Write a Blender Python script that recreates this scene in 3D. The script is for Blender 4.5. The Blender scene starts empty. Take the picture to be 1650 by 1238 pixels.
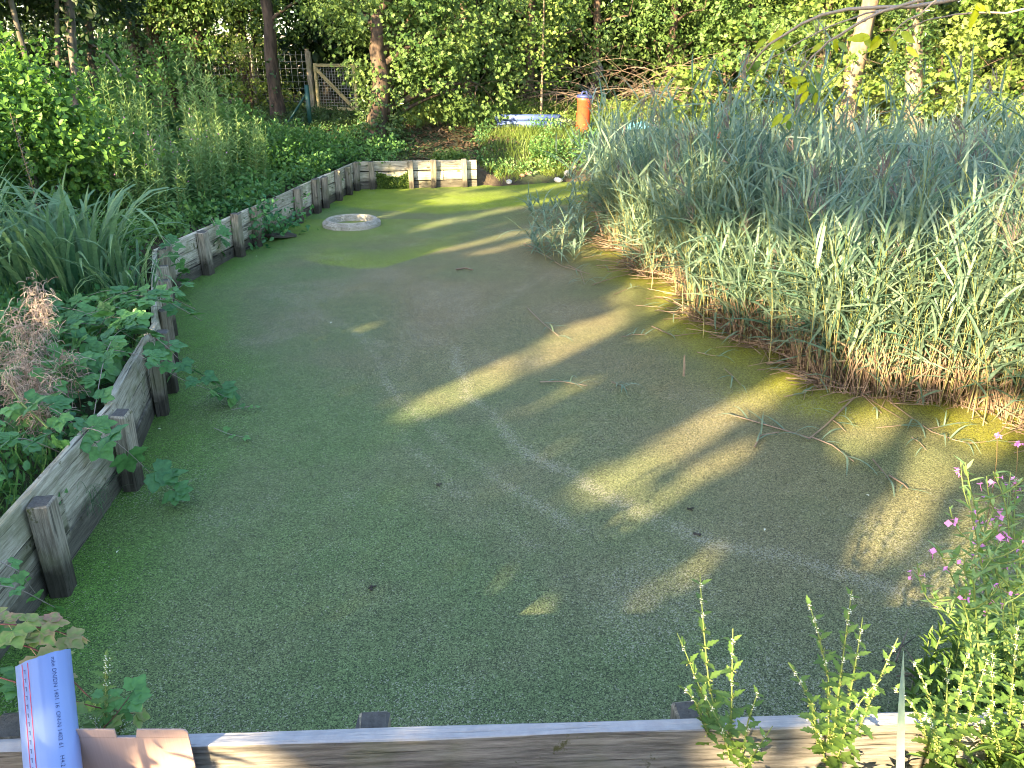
import bpy, bmesh, math, random
import numpy as np
from mathutils import Vector, Matrix

rng = np.random.default_rng(7)
random.seed(7)
R = math.radians
sc = bpy.context.scene
C = sc.collection

# ------------------------------------------------------------------ camera, sky, sun, exposure
PITCH, HCAM, FPX = R(23.5), 2.5, 1223.0
cd = bpy.data.cameras.new('camera')
cam = bpy.data.objects.new('camera', cd); C.objects.link(cam)
cam.location = (0, 0, HCAM); cam.rotation_euler = (R(90) - PITCH, 0, 0)
cd.sensor_fit = 'HORIZONTAL'; cd.sensor_width = 36; cd.lens = 36 * FPX / 1650
cd.clip_start = 0.05; cd.clip_end = 2000
sc.camera = cam

SUN_A, SUN_E = R(38), R(20)          # shadows fall 38 degrees to the right of straight ahead
w = bpy.data.worlds.new('World'); sc.world = w; w.use_nodes = True
nt = w.node_tree
sky = nt.nodes.new('ShaderNodeTexSky'); sky.sky_type = 'NISHITA'; sky.sun_disc = False
sky.sun_elevation = SUN_E; sky.sun_rotation = R(180) + SUN_A
sky.air_density = 1.0; sky.dust_density = 1.6; sky.ozone_density = 0.8
bg = nt.nodes['Background']; bg.inputs['Strength'].default_value = 0.118
nt.links.new(sky.outputs[0], bg.inputs['Color'])
sd = bpy.data.lights.new('sun', 'SUN'); sd.energy = 5.0; sd.angle = R(0.6); sd.color = (1.0, 0.77, 0.43)
so = bpy.data.objects.new('sun', sd); C.objects.link(so)
so.location = (-12, -16, 12)
sdir = Vector((math.sin(SUN_A) * math.cos(SUN_E), math.cos(SUN_A) * math.cos(SUN_E), -math.sin(SUN_E)))
so.rotation_euler = sdir.to_track_quat('-Z', 'Y').to_euler()
vs = sc.view_settings
vs.view_transform = 'Standard'; vs.look = 'None'; vs.gamma = 1.0; vs.use_curve_mapping = False
vs.exposure = 2.75
sc.cycles.filter_width = 1.0
sc.cycles.max_bounces = 6; sc.cycles.diffuse_bounces = 3; sc.cycles.glossy_bounces = 2
sc.cycles.transmission_bounces = 3; sc.cycles.transparent_max_bounces = 4

# ------------------------------------------------------------------ geometry helpers
def un(px, py, z=0.0, Y=None):
    """place measured in the photograph -> point in the world at height z (or at depth Y)"""
    dx = (px - 825) / FPX; dy = (619 - py) / FPX
    wy = math.cos(PITCH) + dy * math.sin(PITCH); wz = -math.sin(PITCH) + dy * math.cos(PITCH)
    t = (z - HCAM) / wz if Y is None else Y / wy
    return np.array((dx * t, wy * t, HCAM + wz * t))

def nrm(a):
    a = np.asarray(a, float)
    return a / np.maximum(np.linalg.norm(a, axis=-1, keepdims=True), 1e-9)

def rvec(n):
    return nrm(rng.normal(size=(n, 3)))

_perm = np.random.default_rng(3).random((256, 256))
def vnoise(x, y):
    x = np.asarray(x, float); y = np.asarray(y, float)
    xi = np.floor(x).astype(int); yi = np.floor(y).astype(int)
    fx = x - xi; fy = y - yi
    fx = fx * fx * (3 - 2 * fx); fy = fy * fy * (3 - 2 * fy)
    g = lambda a, b: _perm[a % 256, b % 256]
    return (g(xi, yi) * (1 - fx) + g(xi + 1, yi) * fx) * (1 - fy) + (g(xi, yi + 1) * (1 - fx) + g(xi + 1, yi + 1) * fx) * fy

class MB:
    """collects pieces and links them as ONE mesh"""
    def __init__(self): self.v = []; self.f = []; self.c = []; self.n = 0
    def add(self, V, F, c=0.5):
        V = np.asarray(V, float).reshape(-1, 3); F = np.asarray(F, int)
        self.v.append(V); self.f.append(F + self.n)
        self.c.append(np.full(len(V), c) if np.isscalar(c) else np.asarray(c, float)); self.n += len(V)
        return self
    def mesh(self, name, mat, smooth=False):
        me = bpy.data.meshes.new(name)
        if self.n == 0: return me
        V = np.concatenate(self.v); c = np.concatenate(self.c)
        loops = np.concatenate([f.ravel() for f in self.f])
        tot = np.concatenate([np.full(len(f), f.shape[1]) for f in self.f])
        st = np.concatenate([[0], np.cumsum(tot)[:-1]])
        me.vertices.add(len(V)); me.vertices.foreach_set('co', V.ravel())
        me.loops.add(len(loops)); me.loops.foreach_set('vertex_index', loops.astype(np.int32))
        me.polygons.add(len(tot)); me.polygons.foreach_set('loop_start', st.astype(np.int32))
        me.update(calc_edges=True)
        a = me.attributes.new('c', 'FLOAT', 'POINT'); a.data.foreach_set('value', c.astype(np.float32))
        if smooth: me.polygons.foreach_set('use_smooth', np.ones(len(tot), bool))
        if mat: me.materials.append(mat)
        return me
    def build(self, name, mat, parent=None, smooth=False):
        return ob(name, self.mesh(name, mat, smooth), parent)

def ob(name, me, parent=None, mw=None):
    o = bpy.data.objects.new(name, me); C.objects.link(o)
    if parent is not None: o.parent = parent
    if mw is not None: o.matrix_basis = mw
    return o

def tag(o, label=None, cat=None, group=None, kind=None):
    if label: o['label'] = label
    if cat: o['category'] = cat
    if group: o['group'] = group
    if kind: o['kind'] = kind
    return o

def thing(name, label, cat, loc=(0, 0, 0), group=None):
    o = bpy.data.objects.new(name, None); C.objects.link(o); o.location = tuple(loc); o.empty_display_size = 0.1
    return tag(o, label, cat, group)

def tube(P, r, sides=6, cap=True):
    P = np.asarray(P, float); n = len(P)
    r = np.full(n, r) if np.isscalar(r) else np.asarray(r, float)
    T = nrm(np.gradient(P, axis=0))
    ref = np.array([0, 0, 1.0]) if abs(T[0][2]) < 0.9 else np.array([1.0, 0, 0])
    V = []
    x = nrm(np.cross(T[0], ref))
    for i in range(n):
        x = nrm(x - T[i] * np.dot(x, T[i])); y = np.cross(T[i], x)
        a = np.linspace(0, 2 * np.pi, sides, endpoint=False)[:, None]
        V.append(P[i] + r[i] * (np.cos(a) * x + np.sin(a) * y))
    V = np.concatenate(V)
    F = []
    for i in range(n - 1):
        for j in range(sides):
            k = (j + 1) % sides
            F.append((i * sides + j, i * sides + k, (i + 1) * sides + k, (i + 1) * sides + j))
    return V, np.array(F)

def box(c, s, rz=0.0, jit=0.0):
    x, y, z = [k / 2 for k in s]
    V = np.array([(-x, -y, -z), (x, -y, -z), (x, y, -z), (-x, y, -z), (-x, -y, z), (x, -y, z), (x, y, z), (-x, y, z)])
    if jit: V = V + rng.normal(0, jit, V.shape)
    cs, sn = math.cos(rz), math.sin(rz)
    V = np.stack([V[:, 0] * cs - V[:, 1] * sn, V[:, 0] * sn + V[:, 1] * cs, V[:, 2]], 1) + np.asarray(c)
    F = np.array([(0, 3, 2, 1), (4, 5, 6, 7), (0, 1, 5, 4), (1, 2, 6, 5), (2, 3, 7, 6), (3, 0, 4, 7)])
    return V, F

def bez(p0, p1, p2, n):
    t = np.linspace(0, 1, n)[:, None]
    return (1 - t) ** 2 * np.asarray(p0) + 2 * t * (1 - t) * np.asarray(p1) + t * t * np.asarray(p2)

# leaf templates: x along the leaf, y across, z up
KITE = (np.array([(0, 0, 0), (.42, .31, .05), (1, 0, -.06), (.42, -.31, .05)]), np.array([(0, 2, 1), (0, 3, 2)]))
OVAL = (np.array([(0, 0, 0), (.28, .28, .06), (.68, .24, .03), (1, 0, -.1), (.68, -.24, .03), (.28, -.28, .06)]),
        np.array([(0, 3, 2, 1), (0, 5, 4, 3)]))
LANCE = (np.array([(0, 0, 0), (.3, .12, .03), (.65, .09, 0), (1, 0, -.14), (.65, -.09, 0), (.3, -.12, .03)]),
         np.array([(0, 3, 2, 1), (0, 5, 4, 3)]))
BLADE = (np.array([(0, .014, 0), (0, -.014, 0), (.30, .026, .05), (.30, -.026, .05), (.68, .016, .04), (.68, -.016, .04), (1, 0, -.06)]),
         np.array([(0, 1, 3), (0, 3, 2), (2, 3, 5), (2, 5, 4), (4, 5, 6)]))
# lobed, maple-like
LOBED = (np.array([(0, 0, 0), (.25, .42, .05), (.45, .22, .02), (.72, .34, 0), (.72, .12, 0), (1, 0, -.08), (.72, -.12, 0), (.72, -.34, 0), (.45, -.22, .02), (.25, -.42, .05)]),
         np.array([(0, 2, 1), (0, 4, 2), (2, 4, 3), (0, 5, 4), (0, 6, 5), (0, 8, 6), (6, 8, 7), (0, 9, 8)]))

def scatter(mb, tpl, pos, d, up, size, c):
    V0, F0 = tpl
    n = len(pos)
    if n == 0: return
    x = nrm(d); z = nrm(up - x * np.sum(up * x, 1, keepdims=True)); y = np.cross(z, x)
    size = np.broadcast_to(np.asarray(size, float), (n,))
    V = pos[:, None, :] + size[:, None, None] * (V0[None, :, 0:1] * x[:, None, :] + V0[None, :, 1:2] * y[:, None, :] + V0[None, :, 2:3] * z[:, None, :])
    k = len(V0)
    F = (F0[None] + (np.arange(n) * k)[:, None, None]).reshape(-1, F0.shape[1])
    mb.add(V.reshape(-1, 3), F, np.repeat(np.broadcast_to(np.asarray(c, float), (n,)), k))

def sprays(mb, cen, axis, tpl, per, length, size, cvar=0.18, cbase=None, upb=0.9):
    """leafy twigs: per leaves along each axis"""
    n = len(cen)
    cb = rng.random(n) if cbase is None else cbase
    s = rng.random((n, per))
    pos = cen[:, None, :] + axis[:, None, :] * (s[..., None] * length) + rng.normal(0, length * .16, (n, per, 3))
    d = axis[:, None, :] * .6 + rng.normal(0, .6, (n, per, 3))
    up = np.array([0, -.12, upb * .55]) + axis[:, None, :] * .75 + rng.normal(0, .40, (n, per, 3))
    c = np.clip(cb[:, None] * .7 + .15 + rng.normal(0, cvar, (n, per)), 0, 1)
    sz = size * (0.65 + .6 * rng.random((n, per)))
    scatter(mb, tpl, pos.reshape(-1, 3), d.reshape(-1, 3), up.reshape(-1, 3), sz.ravel(), c.ravel())

def lobe_points(lobes, n):
    """points biased to the shell of a set of ellipsoids, with outward axes"""
    vol = np.array([l[3] * l[4] * l[5] for l in lobes]) ** .75
    idx = rng.choice(len(lobes), n, p=vol / vol.sum())
    L = np.array(lobes)[idx]
    d = rvec(n); r = rng.random(n) ** .38
    q = L[:, :3] + d * L[:, 3:6] * r[:, None]
    return q, d

# ------------------------------------------------------------------ materials
def newmat(name):
    m = bpy.data.materials.new(name); m.use_nodes = True
    n = m.node_tree.nodes; l = m.node_tree.links
    return m, n, l, n['Principled BSDF'], n['Material Output']

def mixc(n, l, fac, a, b):
    m = n.new('ShaderNodeMix'); m.data_type = 'RGBA'
    for s, v in ((0, fac), (6, a), (7, b)):
        if hasattr(v, 'is_linked') or isinstance(v, bpy.types.NodeSocket): l.new(v, m.inputs[s])
        else: m.inputs[s].default_value = (*v, 1) if s else v
    return m.outputs[2]

def math_(n, l, op, a, b=None, c=None, clamp=False):
    m = n.new('ShaderNodeMath'); m.operation = op; m.use_clamp = clamp
    for i, v in enumerate((a, b, c)):
        if v is None: continue
        if isinstance(v, bpy.types.NodeSocket): l.new(v, m.inputs[i])
        else: m.inputs[i].default_value = v
    return m.outputs[0]

def smooth(n, l, v, lo, hi):
    m = n.new('ShaderNodeMapRange'); m.interpolation_type = 'SMOOTHSTEP'
    l.new(v, m.inputs[0]); m.inputs[1].default_value = lo; m.inputs[2].default_value = hi
    return m.outputs[0]

def noise(n, l, vec, scale, detail=3, rough=.6):
    t = n.new('ShaderNodeTexNoise'); t.inputs['Scale'].default_value = scale
    t.inputs['Detail'].default_value = detail; t.inputs['Roughness'].default_value = rough
    if vec is not None: l.new(vec, t.inputs['Vector'])
    return t.outputs['Fac']

def leafmat(name, a, b, trans=.3, rough=.5, tint=None, spec=.35):
    m, n, l, p, out = newmat(name)
    at = n.new('ShaderNodeAttribute'); at.attribute_name = 'c'
    oi = n.new('ShaderNodeObjectInfo')
    f = math_(n, l, 'MULTIPLY_ADD', oi.outputs['Random'], .3, -.15)
    f = math_(n, l, 'ADD', f, at.outputs['Fac'], clamp=True)
    col = mixc(n, l, f, a, b)
    g = n.new('ShaderNodeNewGeometry')
    nz = noise(n, l, g.outputs['Position'], 38, 2)
    hv = n.new('ShaderNodeHueSaturation'); l.new(col, hv.inputs['Color'])
    l.new(math_(n, l, 'MULTIPLY_ADD', nz, .9, .55), hv.inputs['Value'])
    l.new(hv.outputs[0], p.inputs['Base Color'])
    p.inputs['Roughness'].default_value = rough
    p.inputs['Specular IOR Level'].default_value = spec
    if trans:
        tr = n.new('ShaderNodeBsdfTranslucent')
        tc = n.new('ShaderNodeHueSaturation'); l.new(hv.outputs[0], tc.inputs['Color'])
        tc.inputs['Value'].default_value = 1.5; tc.inputs['Hue'].default_value = .485; tc.inputs['Saturation'].default_value = 1.1
        l.new(tc.outputs[0], tr.inputs['Color'])
        ms = n.new('ShaderNodeMixShader'); ms.inputs[0].default_value = trans
        l.new(p.outputs[0], ms.inputs[1]); l.new(tr.outputs[0], ms.inputs[2]); l.new(ms.outputs[0], out.inputs['Surface'])
    return m

def barkmat(name, a, b, scale=9, stretch=.25, bump=.6):
    m, n, l, p, out = newmat(name)
    g = n.new('ShaderNodeNewGeometry')
    mp = n.new('ShaderNodeMapping'); mp.inputs['Scale'].default_value = (1, 1, stretch); l.new(g.outputs['Position'], mp.inputs[0])
    f = noise(n, l, mp.outputs[0], scale, 5, .65)
    f2 = smooth(n, l, f, .32, .68)
    big = noise(n, l, g.outputs['Position'], 2.3, 3)
    col = mixc(n, l, f2, a, b)
    col = mixc(n, l, math_(n, l, 'MULTIPLY', smooth(n, l, big, .5, .75), .5), col, (.05, .08, .03))
    l.new(col, p.inputs['Base Color']); p.inputs['Roughness'].default_value = .85
    bp = n.new('ShaderNodeBump'); bp.inputs['Strength'].default_value = bump; bp.inputs['Distance'].default_value = .03
    l.new(f, bp.inputs['Height']); l.new(bp.outputs[0], p.inputs['Normal'])
    return m

def plain(name, col, rough=.6, var=.25, scale=12, metal=0, spec=.5):
    m, n, l, p, out = newmat(name)
    g = n.new('ShaderNodeNewGeometry')
    f = noise(n, l, g.outputs['Position'], scale, 4)
    hv = n.new('ShaderNodeHueSaturation'); hv.inputs['Color'].default_value = (*col, 1)
    l.new(math_(n, l, 'MULTIPLY_ADD', f, var * 2, 1 - var), hv.inputs['Value'])
    l.new(hv.outputs[0], p.inputs['Base Color']); p.inputs['Roughness'].default_value = rough; p.inputs['Metallic'].default_value = metal
    p.inputs['Specular IOR Level'].default_value = spec
    return m

def woodmat(name, a, b, wet=True, vert=False, algae=.5, end=(.10, .09, .08)):
    """weathered timber; grain runs along the piece's own x (planks) or z (posts)"""
    m, n, l, p, out = newmat(name)
    tc = n.new('ShaderNodeTexCoord'); oi = n.new('ShaderNodeObjectInfo'); g = n.new('ShaderNodeNewGeometry')
    ofs = n.new('ShaderNodeVectorMath'); ofs.operation = 'ADD'
    cmb = n.new('ShaderNodeCombineXYZ')
    rr = math_(n, l, 'MULTIPLY', oi.outputs['Random'], 37.0)
    for i in range(3): l.new(rr, cmb.inputs[i])
    l.new(tc.outputs['Object'], ofs.inputs[0]); l.new(cmb.outputs[0], ofs.inputs[1])
    mp = n.new('ShaderNodeMapping'); mp.inputs['Scale'].default_value = (6, 6, .5) if vert else (.5, 6, 6)
    l.new(ofs.outputs[0], mp.inputs[0])
    grain = noise(n, l, mp.outputs[0], 9, 6, .7)
    f = smooth(n, l, grain, .3, .72)
    col = mixc(n, l, f, a, b)
    # dark cracks along the grain
    mp2 = n.new('ShaderNodeMapping'); mp2.inputs['Scale'].default_value = (9, 9, .35) if vert else (.35, 9, 9)
    l.new(ofs.outputs[0], mp2.inputs[0])
    crack = smooth(n, l, noise(n, l, mp2.outputs[0], 6, 3, .5), .62, .70)
    col = mixc(n, l, math_(n, l, 'MULTIPLY', crack, .75), col, (.035, .03, .028))
    # knots
    vo = n.new('ShaderNodeTexVoronoi'); vo.inputs['Scale'].default_value = 4.5
    mp3 = n.new('ShaderNodeMapping'); mp3.inputs['Scale'].default_value = (1, 1, .5) if vert else (.5, 1, 1)
    l.new(ofs.outputs[0], mp3.inputs[0]); l.new(mp3.outputs[0], vo.inputs['Vector'])
    kn = smooth(n, l, vo.outputs['Distance'], .13, .05)
    col = mixc(n, l, math_(n, l, 'MULTIPLY', kn, .85), col, (.03, .024, .02))
    # algae and lichen blotches
    al = noise(n, l, ofs.outputs[0], 3.2, 4)
    col = mixc(n, l, math_(n, l, 'MULTIPLY', smooth(n, l, al, .48, .68), algae), col, (.16, .18, .07))
    mo = noise(n, l, ofs.outputs[0], 7, 5, .7)
    col = mixc(n, l, math_(n, l, 'MULTIPLY', smooth(n, l, mo, .61, .68), .85), col, (.07, .075, .012))
    # tone from piece to piece
    hv = n.new('ShaderNodeHueSaturation'); l.new(col, hv.inputs['Color'])
    l.new(math_(n, l, 'MULTIPLY_ADD', oi.outputs['Random'], .5, .75), hv.inputs['Value'])
    col = hv.outputs[0]
    if wet:   # waterline stain
        sx = n.new('ShaderNodeSeparateXYZ'); l.new(g.outputs['Position'], sx.inputs[0])
        hgt = math_(n, l, 'ADD', sx.outputs[2], math_(n, l, 'MULTIPLY_ADD', noise(n, l, g.outputs['Position'], 7, 3), -.22, .09))
        wt = smooth(n, l, hgt, .23, .08)
        col = mixc(n, l, math_(n, l, 'MULTIPLY', wt, .8), col, (.014, .012, .010))
    l.new(col, p.inputs['Base Color']); p.inputs['Roughness'].default_value = .8
    p.inputs['Specular IOR Level'].default_value = .3
    bp = n.new('ShaderNodeBump'); bp.inputs['Strength'].default_value = .7; bp.inputs['Distance'].default_value = .012
    l.new(math_(n, l, 'SUBTRACT', grain, math_(n, l, 'MULTIPLY', crack, .7)), bp.inputs['Height']); l.new(bp.outputs[0], p.inputs['Normal'])
    return m

M = {}
M['plank'] = woodmat('weathered_plank', (.28, .25, .185), (.66, .60, .48))
M['post'] = woodmat('weathered_post', (.16, .135, .10), (.42, .37, .29), vert=True, algae=.4)
def endgrain(m):
    n = m.node_tree.nodes; l = m.node_tree.links; p = n['Principled BSDF']; src = p.inputs['Base Color'].links[0].from_socket
    g = n.new('ShaderNodeNewGeometry'); sx = n.new('ShaderNodeSeparateXYZ'); l.new(g.outputs['True Normal'], sx.inputs[0])
    f = noise(n, l, g.outputs['Position'], 55, 4, .7)
    l.new(mixc(n, l, smooth(n, l, sx.outputs[2], .7, .95), src, mixc(n, l, f, (.03, .028, .025), (.16, .15, .14))), p.inputs['Base Color'])
endgrain(M['post'])
M['cap'] = woodmat('grey_plank', (.12, .108, .10), (.36, .335, .31), wet=False, algae=.35)
def bleach(m):
    n = m.node_tree.nodes; l = m.node_tree.links; p = n['Principled BSDF']; src = p.inputs['Base Color'].links[0].from_socket
    g = n.new('ShaderNodeNewGeometry'); sx = n.new('ShaderNodeSeparateXYZ'); l.new(g.outputs['True Normal'], sx.inputs[0])
    f = noise(n, l, g.outputs['Position'], 30, 4)
    pale = mixc(n, l, f, (.30, .30, .33), (.52, .52, .56))
    l.new(mixc(n, l, math_(n, l, 'MULTIPLY', smooth(n, l, sx.outputs[2], .7, .95), .8), src, pale), p.inputs['Base Color'])
bleach(M['cap'])
M['gatewood'] = woodmat('new_fence_wood', (.36, .30, .15), (.52, .46, .26), wet=False, algae=.1)
M['bark'] = barkmat('brown_bark', (.03, .02, .014), (.13, .085, .06))
M['palebark'] = barkmat('pale_bark', (.11, .08, .055), (.32, .245, .175), scale=5, stretch=.6)
M['greybark'] = barkmat('grey_bark', (.06, .05, .04), (.20, .17, .14))
M['darkbark'] = barkmat('dark_bark', (.03, .025, .02), (.12, .10, .08))
M['twig'] = barkmat('dead_twig', (.10, .07, .05), (.28, .205, .15), scale=14)
M['redstem'] = plain('red_bramble_stem', (.16, .045, .04))
M['greystem'] = plain('grey_bramble_stem', (.26, .22, .19))
M['stem'] = plain('green_stem', (.16, .22, .06))
M['brownstem'] = plain('brown_stem', (.16, .12, .06))
M['maple'] = leafmat('maple_leaf', (.042, .10, .024), (.165, .25, .07))
M['maple_y'] = leafmat('yellow_green_leaf', (.055, .12, .02), (.22, .29, .07))
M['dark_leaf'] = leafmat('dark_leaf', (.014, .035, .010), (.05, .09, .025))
M['ivy'] = leafmat('ivy_leaf', (.025, .065, .018), (.11, .17, .05), rough=.35, trans=.15)
M['hazel'] = leafmat('hazel_leaf', (.04, .125, .024), (.125, .25, .045))
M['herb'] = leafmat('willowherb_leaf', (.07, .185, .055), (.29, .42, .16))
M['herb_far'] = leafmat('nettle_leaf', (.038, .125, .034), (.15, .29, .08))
M['iris'] = leafmat('iris_blade', (.026, .10, .05), (.21, .34, .16), rough=.4)
M['bramble'] = leafmat('bramble_leaf', (.030, .125, .055), (.13, .30, .085), rough=.4)
M['bramble_red'] = leafmat('reddening_leaf', (.20, .31, .08), (.48, .20, .20))
M['gipsy'] = leafmat('gipsywort_leaf', (.06, .13, .025), (.15, .25, .06))
M['reed'] = leafmat('reed_leaf', (.080, .155, .115), (.27, .355, .26), rough=.45, trans=.3)
M['reedstem'] = leafmat('reed_stem', (.16, .20, .06), (.34, .30, .15), trans=0)
M['straw'] = leafmat('dead_reed', (.13, .088, .066), (.40, .30, .225), trans=.1)
M['plume'] = leafmat('reed_plume', (.10, .085, .085), (.22, .19, .18))
M['grass'] = leafmat('grass_blade', (.05, .11, .02), (.19, .25, .05))
M['litter'] = leafmat('leaf_litter', (.035, .022, .014), (.20, .13, .08), trans=0)
M['seed'] = leafmat('seed_fluff', (.30, .22, .17), (.70, .58, .48), trans=.3)
M['pink'] = leafmat('pink_petal', (.52, .16, .48), (.72, .34, .66))
M['white'] = leafmat('white_flower', (.55, .56, .42), (.85, .85, .78))
M['bud'] = leafmat('pale_bud', (.20, .26, .07), (.38, .38, .14))
M['cherry'] = leafmat('cherry_leaf', (.15, .24, .02), (.38, .42, .02))
M['pipe'] = plain('blue_grey_pipe', (.215, .295, .56), rough=.4, var=.05, scale=4)
M['farpipe'] = plain('dark_blue_pipe', (.075, .12, .32), rough=.6, var=.1, scale=4)  # darker copy of the pipe blue so full sun does not wash it out
M['red_line'] = plain('red_print', (.36, .02, .08), var=.1)
M['ink'] = plain('dark_print', (.03, .05, .16), var=.1)
M['inside'] = plain('pipe_inside', (.12, .16, .26))
M['orange'] = plain('orange_plastic', (.56, .085, .035), rough=.4, var=.1, scale=5)
M['bluecap'] = plain('blue_cap', (.035, .05, .16), rough=.5)
M['tarp'] = plain('blue_tarp', (.10, .30, .42), rough=.4)
M['wire'] = plain('galvanised_wire', (.40, .41, .40), rough=.45)
M['greenpost'] = plain('green_metal', (.015, .07, .06), rough=.4)
M['black'] = plain('black_board', (.03, .032, .04), rough=.5)
M['stone'] = plain('pale_stone', (.55, .53, .52), rough=.8, var=.4)
M['brick'] = plain('brick_rubble', (.42, .24, .17), rough=.85, var=.4)

def card_material():
    m, n, l, p, out = newmat('cardboard')
    tc = n.new('ShaderNodeTexCoord')
    mp = n.new('ShaderNodeMapping'); mp.inputs['Scale'].default_value = (60, 60, 2); l.new(tc.outputs['Object'], mp.inputs[0])
    f = noise(n, l, mp.outputs[0], 3, 3)
    col = mixc(n, l, f, (.40, .265, .23), (.50, .35, .305)); l.new(col, p.inputs['Base Color']); p.inputs['Roughness'].default_value = .8
    return m
M['card'] = card_material()

def concrete():
    m, n, l, p, out = newmat('mossy_concrete')
    g = n.new('ShaderNodeNewGeometry')
    f = noise(n, l, g.outputs['Position'], 75, 4, .75)
    col = mixc(n, l, smooth(n, l, f, .35, .65), (.16, .15, .11), (.62, .58, .50))
    f2 = noise(n, l, g.outputs['Position'], 9, 4)
    col = mixc(n, l, math_(n, l, 'MULTIPLY', smooth(n, l, f2, .5, .65), .35), col, (.07, .075, .035))
    l.new(col, p.inputs['Base Color']); p.inputs['Roughness'].default_value = .9
    bp = n.new('ShaderNodeBump'); bp.inputs['Strength'].default_value = .8; bp.inputs['Distance'].default_value = .02
    l.new(f, bp.inputs['Height']); l.new(bp.outputs[0], p.inputs['Normal'])
    return m
M['concrete'] = concrete()

def ground_material():
    m, n, l, p, out = newmat('bank_soil')
    g = n.new('ShaderNodeNewGeometry'); pos = g.outputs['Position']
    f = noise(n, l, pos, 1.6, 6, .7)
    col = mixc(n, l, smooth(n, l, f, .35, .65), (.035, .025, .016), (.10, .075, .045))
    f2 = noise(n, l, pos, .55, 4)
    col = mixc(n, l, smooth(n, l, f2, .45, .62), col, (.035, .065, .018))
    sx = n.new('ShaderNodeSeparateXYZ'); l.new(pos, sx.inputs[0])
    # the stubble field beyond the fence
    far = smooth(n, l, math_(n, l, 'ADD', sx.outputs[1], math_(n, l, 'MULTIPLY', f2, 4)), 40, 43)
    fc = mixc(n, l, noise(n, l, pos, .8, 4), (.36, .29, .19), (.50, .42, .29))
    col = mixc(n, l, far, col, fc)
    l.new(col, p.inputs['Base Color']); p.inputs['Roughness'].default_value = .95
    bp = n.new('ShaderNodeBump'); bp.inputs['Strength'].default_value = .6; bp.inputs['Distance'].default_value = .08
    l.new(noise(n, l, pos, 12, 5), bp.inputs['Height']); l.new(bp.outputs[0], p.inputs['Normal'])
    return m
M['ground'] = ground_material()

def duckweed_material():
    m, n, l, p, out = newmat('duckweed')
    g = n.new('ShaderNodeNewGeometry'); pos = g.outputs['Position']
    A = n.new('ShaderNodeAttribute'); A.attribute_name = 'zone'
    B = n.new('ShaderNodeAttribute'); B.attribute_name = 'trail'
    sa = n.new('ShaderNodeSeparateColor'); l.new(A.outputs['Color'], sa.inputs[0])
    sb = n.new('ShaderNodeSeparateColor'); l.new(B.outputs['Color'], sb.inputs[0])
    lime, edge, brown = sa.outputs; trail, olive, _ = sb.outputs
    vo = n.new('ShaderNodeTexVoronoi'); vo.inputs['Scale'].default_value = 185; l.new(pos, vo.inputs['Vector'])
    sc_ = n.new('ShaderNodeSeparateColor'); l.new(vo.outputs['Color'], sc_.inputs[0])
    r1, r2, r3 = sc_.outputs
    fine = noise(n, l, pos, 45, 4, .75)
    mid = noise(n, l, pos, 5, 4, .65)
    big = noise(n, l, pos, .9, 4, .6)
    # frond colour by zone
    col = mixc(n, l, smooth(n, l, big, .4, .62), (.126, .166, .068), (.144, .160, .078))
    col = mixc(n, l, brown, col, (.222, .180, .102))
    col = mixc(n, l, edge, col, (.092, .200, .027))
    col = mixc(n, l, olive, col, (.200, .205, .028))
    col = mixc(n, l, lime, col, (.182, .255, .018))
    # frond to frond variation
    hv = n.new('ShaderNodeHueSaturation'); l.new(col, hv.inputs['Color'])
    tone = math_(n, l, 'MULTIPLY_ADD', r1, 1.3, .30)
    tone = math_(n, l, 'MULTIPLY', tone, math_(n, l, 'MULTIPLY_ADD', fine, .8, .6))
    tone = math_(n, l, 'MULTIPLY', tone, math_(n, l, 'MULTIPLY_ADD', mid, .5, .77))
    l.new(tone, hv.inputs['Value'])
    # pale dried fronds
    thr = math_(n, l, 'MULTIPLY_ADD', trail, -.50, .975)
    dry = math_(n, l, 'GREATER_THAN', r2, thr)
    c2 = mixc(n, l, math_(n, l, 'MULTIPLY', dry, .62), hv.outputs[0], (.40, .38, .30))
    # dark open specks
    thr2 = math_(n, l, 'SUBTRACT', .17, math_(n, l, 'MULTIPLY', math_(n, l, 'ADD', lime, olive), .09))
    dk = math_(n, l, 'LESS_THAN', r3, thr2)
    c3 = mixc(n, l, math_(n, l, 'MULTIPLY', dk, .42), c2, (.018, .026, .022))
    l.new(c3, p.inputs['Base Color'])
    p.inputs['Roughness'].default_value = .6; p.inputs['Specular IOR Level'].default_value = .2
    bp = n.new('ShaderNodeBump'); bp.inputs['Strength'].default_value = .55; bp.inputs['Distance'].default_value = .004
    l.new(r1, bp.inputs['Height']); l.new(bp.outputs[0], p.inputs['Normal'])
    return m
M['duck'] = duckweed_material()

# ------------------------------------------------------------------ terrain and water
POND = np.array([(-2.22, 1.80), (-2.40, 3.6), (-2.56, 4.5), (-2.87, 5.75), (-3.95, 8.25), (-3.14, 15.6), (-.70, 15.98), (.2, 16.35), (1.2, 16.75),
                 (3, 17), (8, 16.8), (10, 9), (6.6, 4), (3.4, 2.6), (2.2, 1.86)])
def sdist(x, y):
    """signed distance to the pond outline, positive inside"""
    x = np.asarray(x, float); y = np.asarray(y, float)
    d = np.full(x.shape, 1e9); inside = np.zeros(x.shape, bool)
    for i in range(len(POND)):
        a = POND[i]; b = POND[(i + 1) % len(POND)]
        ab = b - a
        t = np.clip(((x - a[0]) * ab[0] + (y - a[1]) * ab[1]) / (ab @ ab), 0, 1)
        d = np.minimum(d, np.hypot(x - a[0] - t * ab[0], y - a[1] - t * ab[1]))
        cross = ((a[1] > y) != (b[1] > y)) & (x < (b[0] - a[0]) * (y - a[1]) / (b[1] - a[1] + 1e-12) + a[0])
        inside ^= cross
    return np.where(inside, d, -d)

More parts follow.
